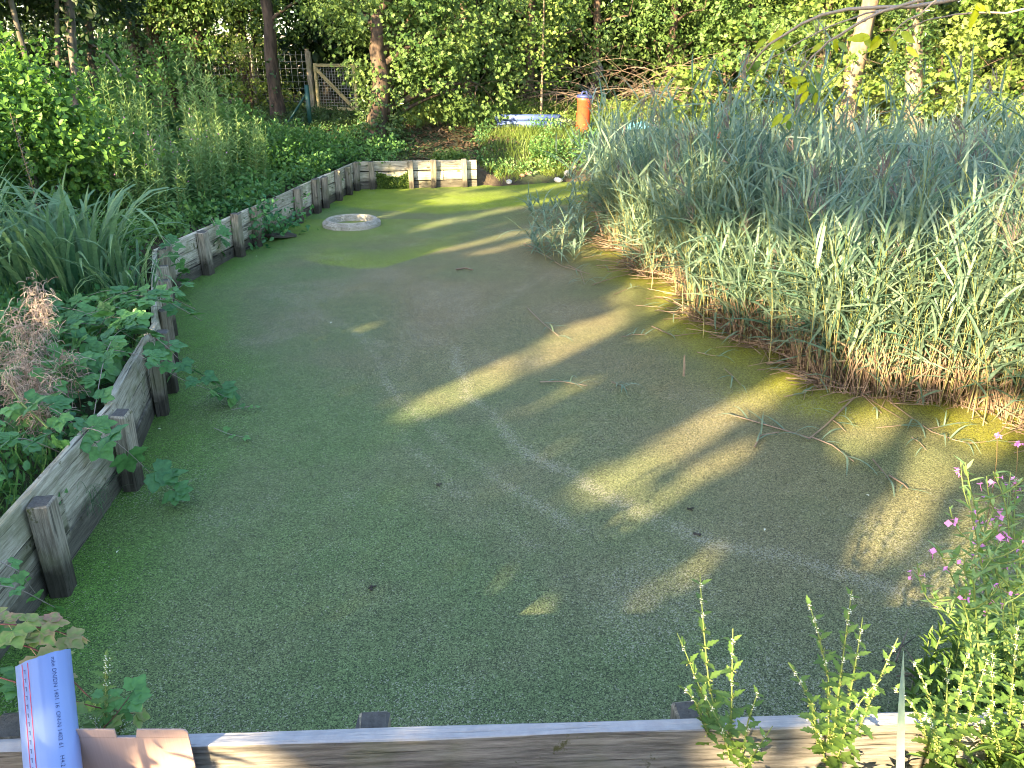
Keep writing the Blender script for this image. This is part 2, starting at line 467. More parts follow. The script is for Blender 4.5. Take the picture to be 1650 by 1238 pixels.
def sstep(x, a, b):
    t = np.clip((x - a) / (b - a), 0, 1); return t * t * (3 - 2 * t)

def height(x, y):
    x = np.asarray(x, float); y = np.asarray(y, float)
    d = sdist(x, y); o = -d
    walled = (sstep(x, -.2, -1.0) * sstep(y, 12, 16.4)) + sstep(x, -.8, -2.0) * sstep(y, 17, 15) + sstep(y, 4, 2.0) * sstep(x, 2.6, 1.6)
    walled = np.clip(walled, 0, 1)
    near = sstep(y, 2.3, 1.7) * sstep(x, -2.4, -2.0)
    lvl = .36 + .5 * sstep(o, .2, 3.5) + .25 * sstep(o, 2, 8)
    lvl = lvl * (1 - near) + (.22 + .75 * sstep(y, 1.2, -.6)) * near
    step = lvl * sstep(o, .05, .16) - .4 * sstep(o, .12, .05)
    soft = -.35 + (.35 + .12) * sstep(o, -.6, .05) + .62 * sstep(o, .0, 1.7) + .35 * sstep(o, 1, 6)
    h = step * walled + soft * (1 - walled)
    h = h + .05 * (vnoise(x * 1.7, y * 1.7) - .5) * sstep(o, .1, .8)
    far = sstep(y, 27, 75)
    h = h + far * 2.9 + .3 * far * vnoise(x * .05, y * .05)
    return h

def axis_pts(segs):
    out = []
    for a, b, s in segs: out.append(np.arange(a, b, s))
    return np.concatenate(out + [[segs[-1][1]]])
xs = axis_pts([(-400, -60, 40), (-60, -16, 4), (-16, -6, .5), (-6, 6, .085), (6, 14, .4), (14, 60, 4), (60, 400, 40)])
ys = axis_pts([(-120, -10, 10), (-10, 1.2, .5), (1.2, 6.5, .085), (6.5, 18, .12), (18, 28, .4), (28, 90, 3), (90, 600, 40)])
X, Yy = np.meshgrid(xs, ys)
Z = height(X, Yy)
def gridfaces(nx, ny):
    i = np.arange(nx - 1)[None, :] + (np.arange(ny - 1) * nx)[:, None]
    return np.stack([i, i + 1, i + nx + 1, i + nx], -1).reshape(-1, 4)
gnd = MB().add(np.stack([X, Yy, Z], -1), gridfaces(len(xs), len(ys))).build('ground', M['ground'], smooth=True)
tag(gnd, kind='structure')

def hz(x, y): return float(height(np.array([x]), np.array([y]))[0])

def pdist(x, y, pts):
    d = np.full(x.shape, 1e9)
    for a, b in zip(pts[:-1], pts[1:]):
        a = np.asarray(a)[:2]; b = np.asarray(b)[:2]; ab = b - a
        t = np.clip(((x - a[0]) * ab[0] + (y - a[1]) * ab[1]) / (ab @ ab + 1e-9), 0, 1)
        d = np.minimum(d, np.hypot(x - a[0] - t * ab[0], y - a[1] - t * ab[1]))
    return d
def line(*pp): return [un(*q) for q in pp]

wx = np.arange(-4.2, 10.6, .05); wy = np.concatenate([np.arange(1.6, 17.6, .05)])
WX, WY = np.meshgrid(wx, wy)
nz1 = vnoise(WX * 1.3, WY * 1.3); nz2 = vnoise(WX * 4 + 9, WY * 4 + 5); nz3 = vnoise(WX * 11, WY * 11)
jx = WX + .25 * (nz1 - .5) + .1 * (nz2 - .5)
jy = WY + .5 * (nz1 - .5) + .2 * (nz2 - .5)
# far sheet of lime green, its edge a clean curve
shore = np.interp(jx, [-3.4, -2.6, -1.3, -.1, 1.4, 2.5], [14.0, 13.35, 13.0, 13.55, 14.0, 13.4])
lime = sstep(WY + .25 * (nz2 - .5), shore - .12, shore + .22) * (.55 + .45 * nz1)
# the tongue of lime beside the concrete ring
low = np.interp(WX, [-3.2, -2.4, -1.95, -1.65, -1.2, -.8, -.3], [10.2, 9.62, 9.42, 9.45, 10.1, 10.7, 11.6])
hi = low + .55 + .5 * nz1
tong = sstep(WY, low - .05, low + .06) * sstep(WY, hi + .7, low + .1) * sstep(WX, -3.1, -2.3) * sstep(WX, -.4, -1.2)
lime = np.maximum(lime, tong * .62)
ringd = np.hypot(WX + 2.55, (WY - 12.1))
lime = np.maximum(lime, .42 * sstep(ringd, 2.0, .6) * (WY < 12.6))
dl = pdist(jx, jy, [(-2.3, 1.8), (-2.42, 3.6), (-2.57, 4.5), (-2.87, 5.75), (-3.95, 8.25), (-3.14, 15.6)])
edge = np.clip(sstep(dl, 1.15, .05) * (.62 + .6 * nz2) , 0, 1)
edge = edge * .85
edge = np.maximum(edge, .26 * sstep(dl, 2.6, .3) * sstep(WY, 7.5, 4.5))
REEDFRONT = [(2.4, 17.2), (2.0, 14.5), (1.7, 12.5), (1.55, 10.9), (1.65, 8.9), (1.95, 8.2), (2.0, 7.0), (2.2, 6.4), (2.56, 5.75), (2.9, 5.52), (3.4, 5.3), (3.65, 4.9), (3.9, 4.4), (5.0, 3.6), (7, 3.4)]
dr = pdist(jx, jy, REEDFRONT)
olive = np.clip(sstep(dr, 1.0, .1) * (.55 + .6 * nz2), 0, 1)
olive = np.where(WX > np.interp(WY, [p[1] for p in REEDFRONT[::-1]], [p[0] for p in REEDFRONT[::-1]]), .8, olive)
brown = sstep(np.hypot((jx + .1) / 2.3, (jy - 8.4) / 3.6), 1.15, .35) * (.35 + .9 * nz1)
brown = np.maximum(brown, .5 * sstep(np.hypot((jx - 1.6) / 1.1, (jy - 3.4) / .7), 1, .4))
brown = np.maximum(brown, .62 * sstep(jx, -.9, 1.2) * sstep(jy, 2.6, 4.2) * (.5 + .8 * nz1))
brown = np.clip(brown, 0, 1) * .85
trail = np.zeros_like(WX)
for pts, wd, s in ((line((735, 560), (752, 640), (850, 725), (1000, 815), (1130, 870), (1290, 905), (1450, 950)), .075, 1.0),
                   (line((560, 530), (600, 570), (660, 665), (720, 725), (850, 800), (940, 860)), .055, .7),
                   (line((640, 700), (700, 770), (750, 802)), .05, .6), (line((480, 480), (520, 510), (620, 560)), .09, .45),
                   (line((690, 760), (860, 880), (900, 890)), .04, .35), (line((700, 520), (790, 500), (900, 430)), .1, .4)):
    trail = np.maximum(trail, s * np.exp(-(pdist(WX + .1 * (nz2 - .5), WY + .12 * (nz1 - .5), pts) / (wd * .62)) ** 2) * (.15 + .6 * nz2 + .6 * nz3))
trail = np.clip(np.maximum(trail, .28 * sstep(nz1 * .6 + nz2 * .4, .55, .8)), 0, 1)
mb = MB().add(np.stack([WX, WY, np.zeros_like(WX)], -1), gridfaces(len(wx), len(wy)))
wm = mb.mesh('pond_water', M['duck'])
for nm, ch in (('zone', (lime, edge, brown)), ('trail', (trail, olive, olive * 0))):
    a = wm.color_attributes.new(nm, 'FLOAT_COLOR', 'POINT')
    a.data.foreach_set('color', np.stack([c.ravel() for c in ch] + [np.ones(WX.size)], -1).astype(np.float32).ravel())
tag(ob('pond_water', wm), kind='structure')

# ------------------------------------------------------------------ timber retaining walls
def bevel_box(name, s, mat, bev=.006, jit=.0, segs=1):
    bm = bmesh.new()
    bmesh.ops.create_cube(bm, size=1)
    bmesh.ops.scale(bm, vec=s, verts=bm.verts)
    if segs > 1:
        es = [e for e in bm.edges if abs(e.verts[0].co.x - e.verts[1].co.x) > s[0] * .9]
        bmesh.ops.subdivide_edges(bm, edges=es, cuts=segs - 1, use_grid_fill=True)
    if bev: bmesh.ops.bevel(bm, geom=[e for e in bm.edges if e.calc_face_angle(0) > .5], offset=bev, segments=1, affect='EDGES')
    if jit:
        for v in bm.verts: v.co += Vector(rng.normal(0, jit, 3)) * (1 if True else 0)
    me = bpy.data.meshes.new(name); bm.to_mesh(me); bm.free(); me.materials.append(mat)
    return me

def timber_wall(label, p0, p1, ztop, zbot, posts, courses=4, thick=.045, lean=0.0, capmat=None, post_side=-1, brk=None, gap=.014):
    """planks between p0 and p1; posts = list of (distance along, width, depth, top height, lean)"""
    p0 = np.array(p0, float); p1 = np.array(p1, float); d = p1 - p0; L = np.hypot(*d); a = math.atan2(d[1], d[0])
    root = thing('timber_retaining_wall', label, 'retaining wall', (p0[0], p0[1], 0))
    root.rotation_euler = (0, 0, a)
    ch = (ztop - zbot) / courses
    br = [0] + list(brk or [L / 2]) + [L]
    for k in range(courses):
        bb = br if k % 2 == 0 else ([0] + [min(L - .3, b + .6) for b in br[1:-1]] + [L] if L > 1.5 else [0, L])
        for i in range(len(bb) - 1):
            ln = bb[i + 1] - bb[i] - .006
            me = bevel_box('plank', (ln, thick, ch - gap), capmat if (capmat and k == courses - 1) else M['plank'], .005, .0025, max(1, int(ln / .5)))
            zc = zbot + (k + .5) * ch
            o = ob('plank', me, root)
            o.location = ((bb[i] + bb[i + 1]) / 2, post_side * lean * zc + rng.normal(0, .004), zc + rng.normal(0, .003))
            o.rotation_euler = (rng.normal(0, .012), rng.normal(0, .0015), rng.normal(0, .002))
    for (s, wd, dp, zt, ln) in posts:
        hh = zt - zbot
        me = bevel_box('post', (wd, dp, hh), M['post'], .009, .003)
        o = ob('post', me, root)
        o.location = (s, post_side * (dp / 2 + thick / 2 + .006 + lean * hh / 2), (zt + zbot) / 2)
        o.rotation_euler = (post_side * -ln, rng.normal(0, .03), rng.normal(0, .05))
    return root

def along(p0, p1, q):
    d = np.array(p1) - np.array(p0); L = np.hypot(*d); return float(np.dot(np.array(q[:2]) - np.array(p0), d / L))

# near left wall, two stretches
B0, B1 = (-2.24, 1.72), (-2.475, 4.22)
pB = [un(108, 955), un(203, 785)]
timber_wall('weathered plank wall along near left edge of pond, with the nearest thick post', B0, B1, .56, -.25,
            [(along(B0, B1, (-2.2, 2.04)), .12, .09, .50, .03), (along(B0, B1, (-2.25, 3.12)), .115, .10, .535, .03), (along(B0, B1, (-2.4, 4.12)), .11, .09, .52, .04)], lean=.05, brk=[1.7])
B2, B3 = (-2.505, 4.235), (-2.87, 5.76)
timber_wall('short weathered plank wall under trailing brambles, left of the pond', B2, B3, .55, -.25,
            [(along(B2, B3, (-2.62, 5.2)), .10, .09, .50, .03), (along(B2, B3, (-2.72, 5.60)), .09, .09, .52, .02)], lean=.04, brk=[])
C0, C1 = (-2.885, 5.775), (-3.93, 8.20)
timber_wall('plank wall seen edge on beside the iris clump', C0, C1, .53, -.25,
            [(.42, .09, .09, .50, .02), (1.25, .10, .10, .54, .02), (2.0, .10, .09, .50, .02), (2.55, .10, .10, .56, .02)], lean=.03, brk=[1.3])
D0, D1 = (-3.94, 8.22), (-3.16, 15.56)
Dq = [un(331, 442), un(381, 413), un(410, 397), un(475, 359), un(503, 343), un(521, 335), un(542, 323), un(557, 314), un(571, 306)]
timber_wall('long weathered plank wall with many posts running to the far corner', D0, D1, .535, -.25,
            [(.08, .11, .10, .56, .02)] + [(along(D0, D1, q), w_, .10, t_, .02) for q, w_, t_ in
              zip(Dq[:-1], (.13, .12, .10, .12, .16, .13, .12, .11), (.53, .57, .55, .55, .57, .54, .55, .53))] + [(7.28, .11, .10, .55, .01)],
            lean=.03, brk=[1.9, 3.9, 5.7])
E0, E1 = (-3.13, 15.62), (-.72, 15.98)
wallE = timber_wall('pale plank wall across the far end of the pond', E0, E1, .53, -.25,
            [(along(E0, E1, q), .105, .09, t_, .01) for q, t_ in ((un(601, 304), .54), (un(663, 300), .55), (un(698, 299), .555), (un(747, 298), .56))],
            brk=[.95, 1.75])
# moss grown over one bay of the far wall
mb = MB(); n_ = 2600
q = np.stack([.42 + rng.random(n_) * .70, -.03 - rng.random(n_) * .05, rng.random(n_) * .33], 1)
q = q[q[:, 2] < .22 + .12 * vnoise(q[:, 0] * 6, q[:, 0] * 0)]
scatter(mb, KITE, q, rvec(len(q)) + np.array([0, -.6, -.3]), rvec(len(q)) + np.array([0, -1, .5]), .05, rng.random(len(q)) * .6)
mo = mb.build('moss', M['grass'], wallE); tag(mo, 'green moss hanging over the lower planks', kind='stuff')
# wall at the photographer's feet
A0, A1 = (-2.5, 1.655), (2.3, 1.845)
wallA = timber_wall('grey plank wall along the near edge of the pond, in the foreground', A0, A1, .555, -.25,
            [(along(A0, A1, un(25, 1205, .45)), .12, .12, .54, 0), (along(A0, A1, un(597, 1180, .47)), .10, .10, .52, 0), (along(A0, A1, un(1115, 1165, .47)), .10, .10, .52, 0)],
            courses=4, thick=.05, gap=.006, capmat=M['cap'], post_side=1, brk=[3.28])

# ------------------------------------------------------------------ concrete ring in the water
def ring():
    prof = [(.455, -.15), (.458, .03), (.448, .048), (.415, .05), (.408, .075), (.395, .085), (.355, .083), (.342, .07), (.338, -.15)]
    k = 56; V = []
    for j in range(k):
        a = 2 * np.pi * j / k
        for r_, z_ in prof:
            rr = r_ + .0015 * (rng.random() - .5); V.append((rr * math.cos(a), rr * math.sin(a), z_ + .0015 * (rng.random() - .5)))
    m_ = len(prof); F = []
    for j in range(k):
        for i in range(m_ - 1):
            F.append((j * m_ + i, ((j + 1) % k) * m_ + i, ((j + 1) % k) * m_ + i + 1, j * m_ + i + 1))
    o = MB().add(V, F).build('concrete_ring', M['concrete'], smooth=True)
    o.location = (-2.55, 12.1, .02)
    tag(o, 'round mossy concrete well ring standing in the duckweed', 'concrete ring')
ring()
# weathered board lying at the foot of the long wall
me = bevel_box('board', (.42, .22, .04), M['plank'], .006, .004, 2)
o = ob('wooden_board', me); o.location = (-3.42, 11.15, .05); o.rotation_euler = (.05, .12, .9)
tag(o, 'loose weathered board at the foot of the long plank wall', 'board')

# ------------------------------------------------------------------ trees
def limb(p0, p1, sag=.15, n=6):
    p0 = np.asarray(p0, float); p1 = np.asarray(p1, float)
    mid = (p0 + p1) / 2 + np.array([0, 0, sag * np.linalg.norm(p1 - p0)]) + rng.normal(0, .06, 3) * np.linalg.norm(p1 - p0)
    return bez(p0, mid, p1, n)

def wobble(p0, p1, n, amp):
    t = np.linspace(0, 1, n)[:, None]
    P = np.asarray(p0) * (1 - t) + np.asarray(p1) * t
    k = rng.normal(0, amp, (n, 3)); k[0] = 0; k[:, 2] *= .2
    return P + np.cumsum(k, 0) * .5

def tree(name, label, x, y, trunks, lobes, n, leaf, bark, tpl=OVAL, size=.09, per=10, slen=.45, cat='tree', group=None, ivy=0, limbs=True, ivy_h=None, upb=.9, hole_t=.30):
    """trunks: list of (dx, dy, top dx, top dy, top z, radius); lobes: (dx, dy, z, rx, ry, rz), all from the foot of the tree"""
    z0 = hz(x, y) - .05
    root = thing(name, label, cat, (x, y, z0), group)
    tb = MB(); iv = MB()
    for (a, b, c_, d_, h_, r_) in trunks:
        P = wobble((a, b, 0), (c_, d_, h_), 9, r_ * .35)
        rad = r_ * np.linspace(1, .45, 9); rad[0] *= 1.35
        V, F = tube(P, rad, 9)
        V = V + rng.normal(0, r_ * .05, V.shape)
        tb.add(V, F)
        if limbs:
            for L in lobes[:: max(1, len(lobes) // 9)]:
                k = int(np.clip(np.searchsorted(P[:, 2], L[2] - .25 * L[5] - .6), 2, 8))
                V, F = tube(limb(P[k], L[:3]), np.linspace(r_ * .34, r_ * .08, 6), 5); tb.add(V, F)
                for _ in range(3):
                    e = np.array(L[:3]) + rvec(1)[0] * np.array(L[3:6]) * .8
                    V, F = tube(limb(L[:3], e, .1, 4), np.linspace(r_ * .10, .008, 4), 4); tb.add(V, F)
        if ivy:
            m_ = ivy; s = rng.random(m_) ** .8; pts = np.array([[np.interp(q * (ivy_h or .8) * h_, P[:, 2], P[:, j]) for j in range(3)] for q in s])
            az = rng.random(m_) * 2 * np.pi; out = np.stack([np.cos(az), np.sin(az), np.zeros(m_)], 1)
            sprays(iv, pts + out * (r_ * (.8 + .9 * rng.random(m_)[:, None])), nrm(out + np.array([0, 0, -.4])), OVAL, 5, .16, .085)
    tb.build('trunk', bark, root, smooth=True)
    if ivy: iv.build('ivy', M['ivy'], root)
    if n:
        cr = MB()
        q, d = lobe_points(lobes, n)
        hole = vnoise((q[:, 0] + x) * 1.25 + 31, q[:, 2] * 1.9 + q[:, 1] * .3)
        keep = hole > hole_t
        q, d = q[keep], d[keep]
        sprays(cr, q, nrm(d + rng.normal(0, .35, d.shape) + np.array([0, 0, -.1])), tpl, per, slen, size, cbase=np.clip(vnoise(q[:, 0] * 1.1 + 7, q[:, 2] * 1.1 + q[:, 1] * .4) * 1.2 - .1 + rng.normal(0, .12, len(q)), 0, 1), upb=upb)
        cr.build('crown', leaf, root)
    return root

def ring_lobes(h0, h1, rad, n, r):
    out = []
    for i in range(n):
        a = i * 2.4 + rng.random(); z = h0 + (h1 - h0) * (i + .5) / n
        rr = rad * (.55 + .5 * rng.random()) * (1 if z < h0 + .7 * (h1 - h0) else .6)
        s = r * (.75 + .5 * rng.random())
        out.append((rr * math.cos(a), rr * math.sin(a), z, s, s, s * .75))
    return out

# --- trees behind and left of the photographer that shade the pond (unseen; crown gaps shaped to place the sun patches)
cA, sA, cE, sE = math.cos(SUN_A), math.sin(SUN_A), math.cos(SUN_E), math.sin(SUN_E)
GAPS = [(-3.80, 1.40, -3.70, 2.65, .17), (-3.66, 2.0, -3.6, 2.7, .22), (-3.44, 1.68, -3.32, 2.4, .09), (-3.12, 1.48, -3.05, 1.62, .05),
        (-2.10, 1.26, -1.80, 1.98, .11), (-1.80, 1.18, -1.62, 1.55, .07), (-.56, 1.38, -.50, 1.46, .12), (-1.04, 1.78, -.98, 1.98, .13),
        (-.52, 1.72, -.46, 1.8, .08), (-.5, 1.95, -.3, 2.15, .2), (-1.3, 1.0, -1.2, 1.17, .05), (-.62, 1.06, -.58, 1.12, .05), (-.36, 1.04, -.28, 1.06, .04),
        (-3.95, 2.80, -2.4, 2.95, .34), (-2.2, 2.85, -1.2, 3.0, .30), (-1.1, 2.75, .9, 3.5, .48), (-.6, 3.5, .8, 4.7, .36), (-4.6, 3.7, -3.2, 3.9, .14),
        (-8.42, 3.0, -8.22, 4.35, .11), (-7.12, 2.6, -7.02, 3.15, .07), (-6.62, 2.72, -6.5, 3.25, .07), (-7.6, 2.95, -7.5, 3.5, .06), (-9.2, 3.7, -9.1, 4.8, .12),
        (-10.4, 4.1, -10.2, 5.2, .22), (-5.5, 3.2, -4.4, 3.35, .26), (-10.65, 3.1, -10.5, 3.35, .5), (-10.2, 3.55, -9.6, 3.8, .35), (-5.62, 1.42, -5.58, 1.58, .056),
        (-10.3, 2.75, -9.8, 2.9, .3), (-11.9, 3.5, -10.8, 4.0, .36), (-12.5, 2.6, -12.3, 2.9, .2), (-15.2, 4.6, -14.8, 4.8, .3), (-17.2, 4.9, -16.8, 5.3, .3), (.25, 1.15, .5, 2.2, .34), (-.2, 1.0, -.12, 1.6, .11), (-.48, .95, -.46, 1.12, .05), (-2.05, .38, -1.7, .70, .10),
        (-1.86, .5, -1.84, .54, .03), (-2.05, .78, -2.0, .84, .04), (-1.45, .62, -.6, .72, .07), (-1.45, .9, -1.4, .95, .03),
        (-14.3, 4.9, -13.5, 5.2, .3), (-12.2, 4.8, -11.8, 5.3, .3), (-16, 4.2, -15.8, 4.6, .25), (-18.5, 5.2, -18.2, 6, .3), (-20.5, 5.0, -20.2, 5.5, .25),
        (-6.0, 4.2, -5.2, 4.5, .18), (-2.5, 4.2, -2.0, 4.4, .10), (-13.0, 3.3, -12.7, 3.5, .18), (-11.6, 2.6, -11.3, 2.8, .2)]
def in_gap(u, v):
    wu = u + .10 * (vnoise(u * 3 + 5, v * 3) - .5) + .05 * (vnoise(u * 9, v * 9) - .5)
    wv = v + .16 * (vnoise(u * 3, v * 3 + 9) - .5)
    g = np.zeros(u.shape, bool)
    for (a, b, c_, d_, r_) in GAPS:
        r_ = r_ + (.045 if r_ > .055 else .012); ab = np.array([c_ - a, d_ - b]); t = np.clip(((wu - a) * ab[0] + (wv - b) * ab[1]) / (ab @ ab + 1e-9), 0, 1)
        g |= np.hypot(wu - a - t * ab[0], wv - b - t * ab[1]) < r_
    return g
trees_u = [5.0, .8, -3.4, -7.6, -12.0, -16.5, -21.0, -25.5]
trees_t = [-11.5, -9.0, -10.5, -9.5, -8.5, -8.0, -7.0, -6.5]
labels_ = ['ash', 'first', 'second', 'third', 'fourth', 'fifth', 'sixth', 'last']
step = .06
for i, (u0, t0) in enumerate(zip(trees_u, trees_t)):
    x = u0 * cA + t0 * sA; y = -u0 * sA + t0 * cA
    gz = hz(x, y)
    uu, vv = np.meshgrid(np.arange(u0 - 2.9, u0 + 2.9, step), np.arange(.15, 8.2, step))
    uu = uu.ravel() + rng.normal(0, .03, uu.size); vv = vv.ravel() + rng.normal(0, .03, vv.size)
    top = np.interp(-uu, [-8, 2, 5, 8, 11, 14, 17, 21, 28], [6.6, 6.4, 6.1, 5.3, 5.0, 5.2, 5.9, 6.6, 7.2]) + 1.0 * (vnoise(uu * .9, uu * 0 + 3) - .5) + .5 * (vnoise(uu * 3, vv) - .5)
    tt = t0 + rng.normal(0, 1.0, uu.shape)
    zz = (vv - tt * sE) / cE
    k = (vv < top) & (~in_gap(uu, vv)) & (rng.random(uu.size) < .97)
    uu, tt, zz = uu[k], tt[k], zz[k]
    P = np.stack([uu * cA + tt * sA - x, -uu * sA + tt * cA - y, zz - gz], 1)
    P = P[P[:, 2] > .4]
    root = thing('shade_tree', 'tall leafy tree behind the camera, shading the pond', 'tree', (x, y, gz), 'trees behind the photographer')
    cr = MB(); dv = nrm(np.cross(rvec(len(P)), np.array(sdir))); sz_ = .17 + .05 * rng.random(len(P))
    scatter(cr, OVAL, P - dv * sz_[:, None] * .5, dv, rvec(len(P)) * .45 - np.array(sdir), sz_, rng.random(len(P)))
    tb = MB(); V, F = tube(wobble((0, 0, -.1), (0, 0, 8.5), 9, .06), np.linspace(.2, .05, 9), 8); tb.add(V, F)
    for j in range(16):
        z_ = 3.0 + j * .33; a = j * 2.4
        V, F = tube(limb((0, 0, z_), (1.9 * math.cos(a), 1.9 * math.sin(a), z_ + 1.0)), np.linspace(.06, .012, 6), 5); tb.add(V, F)
    tb.build('trunk', M['bark'], root, smooth=True); cr.build('crown', M['maple'], root)

# --- far trees
GB = 'trees closing the view behind the pond'
def hedge_tree(lbl, x, y, n, leaf, z0=.7, z1=7, rad=1.6, r=1.0, nl=12, size=.095, tpl=OVAL, bark='bark', tr=.14, per=10, group=GB, name='hedge_tree', **k):
    return tree(name, lbl, x, y, [(0, 0, rng.normal(0, .2), 0, z1 * .85, tr)], ring_lobes(z0, z1, rad, nl, r), n, M[leaf], M[bark], tpl=tpl, size=size, per=per, group=group, **{'hole_t': .42 if leaf == 'maple_y' else .34, **k})

# dark wood behind everything (right of the gate)
for i, xx in enumerate(np.arange(-4.5, 26, 2.9)):
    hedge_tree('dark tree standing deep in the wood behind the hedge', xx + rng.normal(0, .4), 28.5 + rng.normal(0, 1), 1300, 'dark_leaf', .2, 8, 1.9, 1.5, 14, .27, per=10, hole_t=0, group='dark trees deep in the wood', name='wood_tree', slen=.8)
# hedge of maples, left to right; the low ones fill the foot of the hedge
mid = [(.5, 23.2, 900, 'maple', 1.0), (2.5, 24.0, 900, 'maple', 1.4), (4.6, 24.4, 1000, 'maple', 1.6), (6.8, 24.2, 1000, 'maple', 1.3), (8.9, 23.6, 1000, 'maple_y', 1.0), (-1.2, 22.5, 850, 'maple', .8),
       (11.2, 22.6, 1000, 'maple_y', .6), (13.6, 21.6, 1000, 'maple_y', .5), (16.2, 21, 900, 'maple', .5)]
names_ = ['rising behind the grey pipes', 'above the orange pipe', 'above the brush pile', 'right of the brush pile', 'left of the pale trunk', 'behind the gate end of the hedge',
          'behind the pale leaning trunk', 'behind the ivy trunk on the right', 'at the far right of the hedge']
for (xx, yy, n_, lf, z0), nm in zip(mid, names_):
    hedge_tree('leafy green maple ' + nm, xx, yy, n_, lf, z0, 7, 1.6, 1.05, 14, .125, LOBED if lf == 'maple_y' else OVAL)
# sunlit bushes at right, in front of the hedge
for (xx, yy, n_, lf, z1, nm) in ((8.2, 20.0, 650, 'maple_y', 2.4, 'between the two trunks above the reeds'), (11.6, 17.6, 1000, 'maple_y', 5.5, 'right of the ivy trunk'), (13.6, 15.6, 1100, 'maple_y', 5.5, 'at the right edge above the reeds'),
                                 (9.8, 18.6, 500, 'maple_y', 2.0, 'at the foot of the ivy trunk'), (5.6, 21.2, 420, 'maple_y', 1.6, 'behind the left part of the reed tops'), (6.9, 20.4, 420, 'maple', 2.2, 'below the pale leaning trunk')):
    hedge_tree('sunlit yellow green bush ' + nm, xx, yy, n_, lf, .3, z1, 1.3, .85, 12, .13, LOBED, tr=.07, group=None, name='sunlit_bush', cat='bush')
# pale leaning trunk and ivy trunk on the right
p = un(1365, 170, Y=19.0); q = un(1395, 0, Y=19.0)
tree('pale_tree', 'tree with pale sunlit trunk leaning right above the reeds', p[0], 19.0, [(0, 0, .45, .3, 7.5, .24)], ring_lobes(4.6, 8, 2.0, 9, 1.1), 600, M['maple_y'], M['palebark'], tpl=LOBED, size=.13)
p = un(1480, 190, Y=17.5)
tree('ivy_tree', 'tree with ivy covered trunk right of the pale leaning trunk', p[0], 17.5, [(0, 0, -1.2, .2, 7, .20)], ring_lobes(4.2, 7, 1.6, 8, 1.0), 500, M['maple_y'], M['palebark'], tpl=LOBED, size=.12, ivy=900)
# the bushy tree with the ivy stump at the far end
tree('field_maple', 'bushy green tree on a short ivy clad trunk behind the far plank wall', -3.0, 17.6, [(0, 0, .2, .5, 2.6, .27), (.12, .05, .5, .8, 2.2, .16)],
     [(.3, .9, 2.0, 1.1, 1.0, .8), (1.3, 1.3, 1.4, .95, .9, .75), (2.2, 1.7, 1.25, .8, .8, .7), (.5, 1.0, 3.2, 1.5, 1.2, 1.0), (-.5, 1.2, 2.9, .9, .9, .8), (2.2, 2.0, 2.5, 1.2, 1.1, 1.0), (1.4, 1.4, 3.9, 1.4, 1.3, 1.0), (1.2, 1.0, 2.2, 1.0, .9, .8)],
     2100, M['maple'], M['bark'], tpl=LOBED, size=.10, per=10, ivy=230, ivy_h=.5)
# ground-hugging left trunks
tree('ivy_tree', 'brown trunk wrapped in ivy stems, left of the wooden gate', un(450, 195, Y=20)[0], 20.0, [(0, 0, -.1, 0, 6, .17)],
     [(.2, -.2, 3.3, 1.0, .9, .6), (1.1, -.4, 2.75, .8, .7, .6), (-.9, .1, 3.6, 1.0, .9, .6), (1.5, .1, 3.5, 1.0, .9, .7), (.3, 0, 4.6, 1.6, 1.5, 1.0), (-1.6, .3, 4.4, 1.2, 1.0, .8)], 900, M['maple'], M['bark'], tpl=LOBED, size=.095, ivy=50)
for (px_, px2, rr, nm, bk) in ((222, 205, .22, 'dark ivy covered trunk nearest the left thicket', 'darkbark'), (268, 240, .26, 'brown trunk leaning left behind the wire fence', 'bark'), (312, 318, .18, 'straight dark trunk behind the wire fence, tapering up', 'bark'),
                               (318, 275, .11, 'thin trunk leaning left against the straight dark trunk', 'bark'), (398, 385, .14, 'slim ivy trunk behind the fence, left of the gate', 'bark')):
    b_ = un(px_, 130, Y=23.3); t_ = un(px2, 0, Y=23.3)
    sl = (t_[0] - b_[0]) / (t_[2] - b_[2])
    tree('fence_tree', nm, b_[0], 23.3 + rng.normal(0, .3), [(0, 0, sl * 6.5, 0, 6.5, rr)], [(sl * L[2] + L[0], L[1], L[2], *L[3:]) for L in [(L_[0], L_[1] - .5, L_[2], *L_[3:]) for L_ in ring_lobes(2.35, 6.5, 1.4, 12, .95)]], 900, M['maple'], M[bk], tpl=OVAL, size=.12, ivy=300, ivy_h=.62, hole_t=.15)
for i, xx in enumerate((-16.5, -13.6, -10.9, -8.2, -5.9)):
    tree('fence_tree', ['leafy tree beyond the fence at the far left', 'leafy tree beyond the fence behind the left thicket', 'leafy tree beyond the fence behind the dark trunks', 'leafy tree beyond the fence left of the brown ivy trunk', 'leafy tree beyond the fence behind the gate'][i], xx, 26 + rng.normal(0, .5), [(0, 0, .2, 0, 6.5, .15)], ring_lobes(3.0, 7, 1.8, 14, 1.3), 1000, M['maple'], M['darkbark'], size=.18, slen=.6, hole_t=.12)
for (xx, yy, lb) in ((-10.6, 20.6, 'ragged green bush in front of the fence, left of the brown trunks'), (-8.3, 21.2, 'ragged green bush in front of the fence below the straight trunk'), (-6.9, 21.4, 'small pale bush between the fence and the brown ivy trunk'), (-12.6, 19.5, 'ragged bush in front of the fence behind the thicket')):
    tree('fence_bush', lb, xx, yy, [(0, 0, .1, 0, 1.6, .04), (.1, 0, -.4, .1, 1.4, .03)], [(0, 0, .9, .7, .6, .5), (.6, .1, .6, .6, .5, .4), (-.6, .1, 1.2, .6, .5, .5), (.2, .1, 1.6, .5, .4, .4)], 300, M['herb_far'] if 'ragged' in lb else M['maple_y'], M['bark'], tpl=OVAL, size=.09, cat='bush')
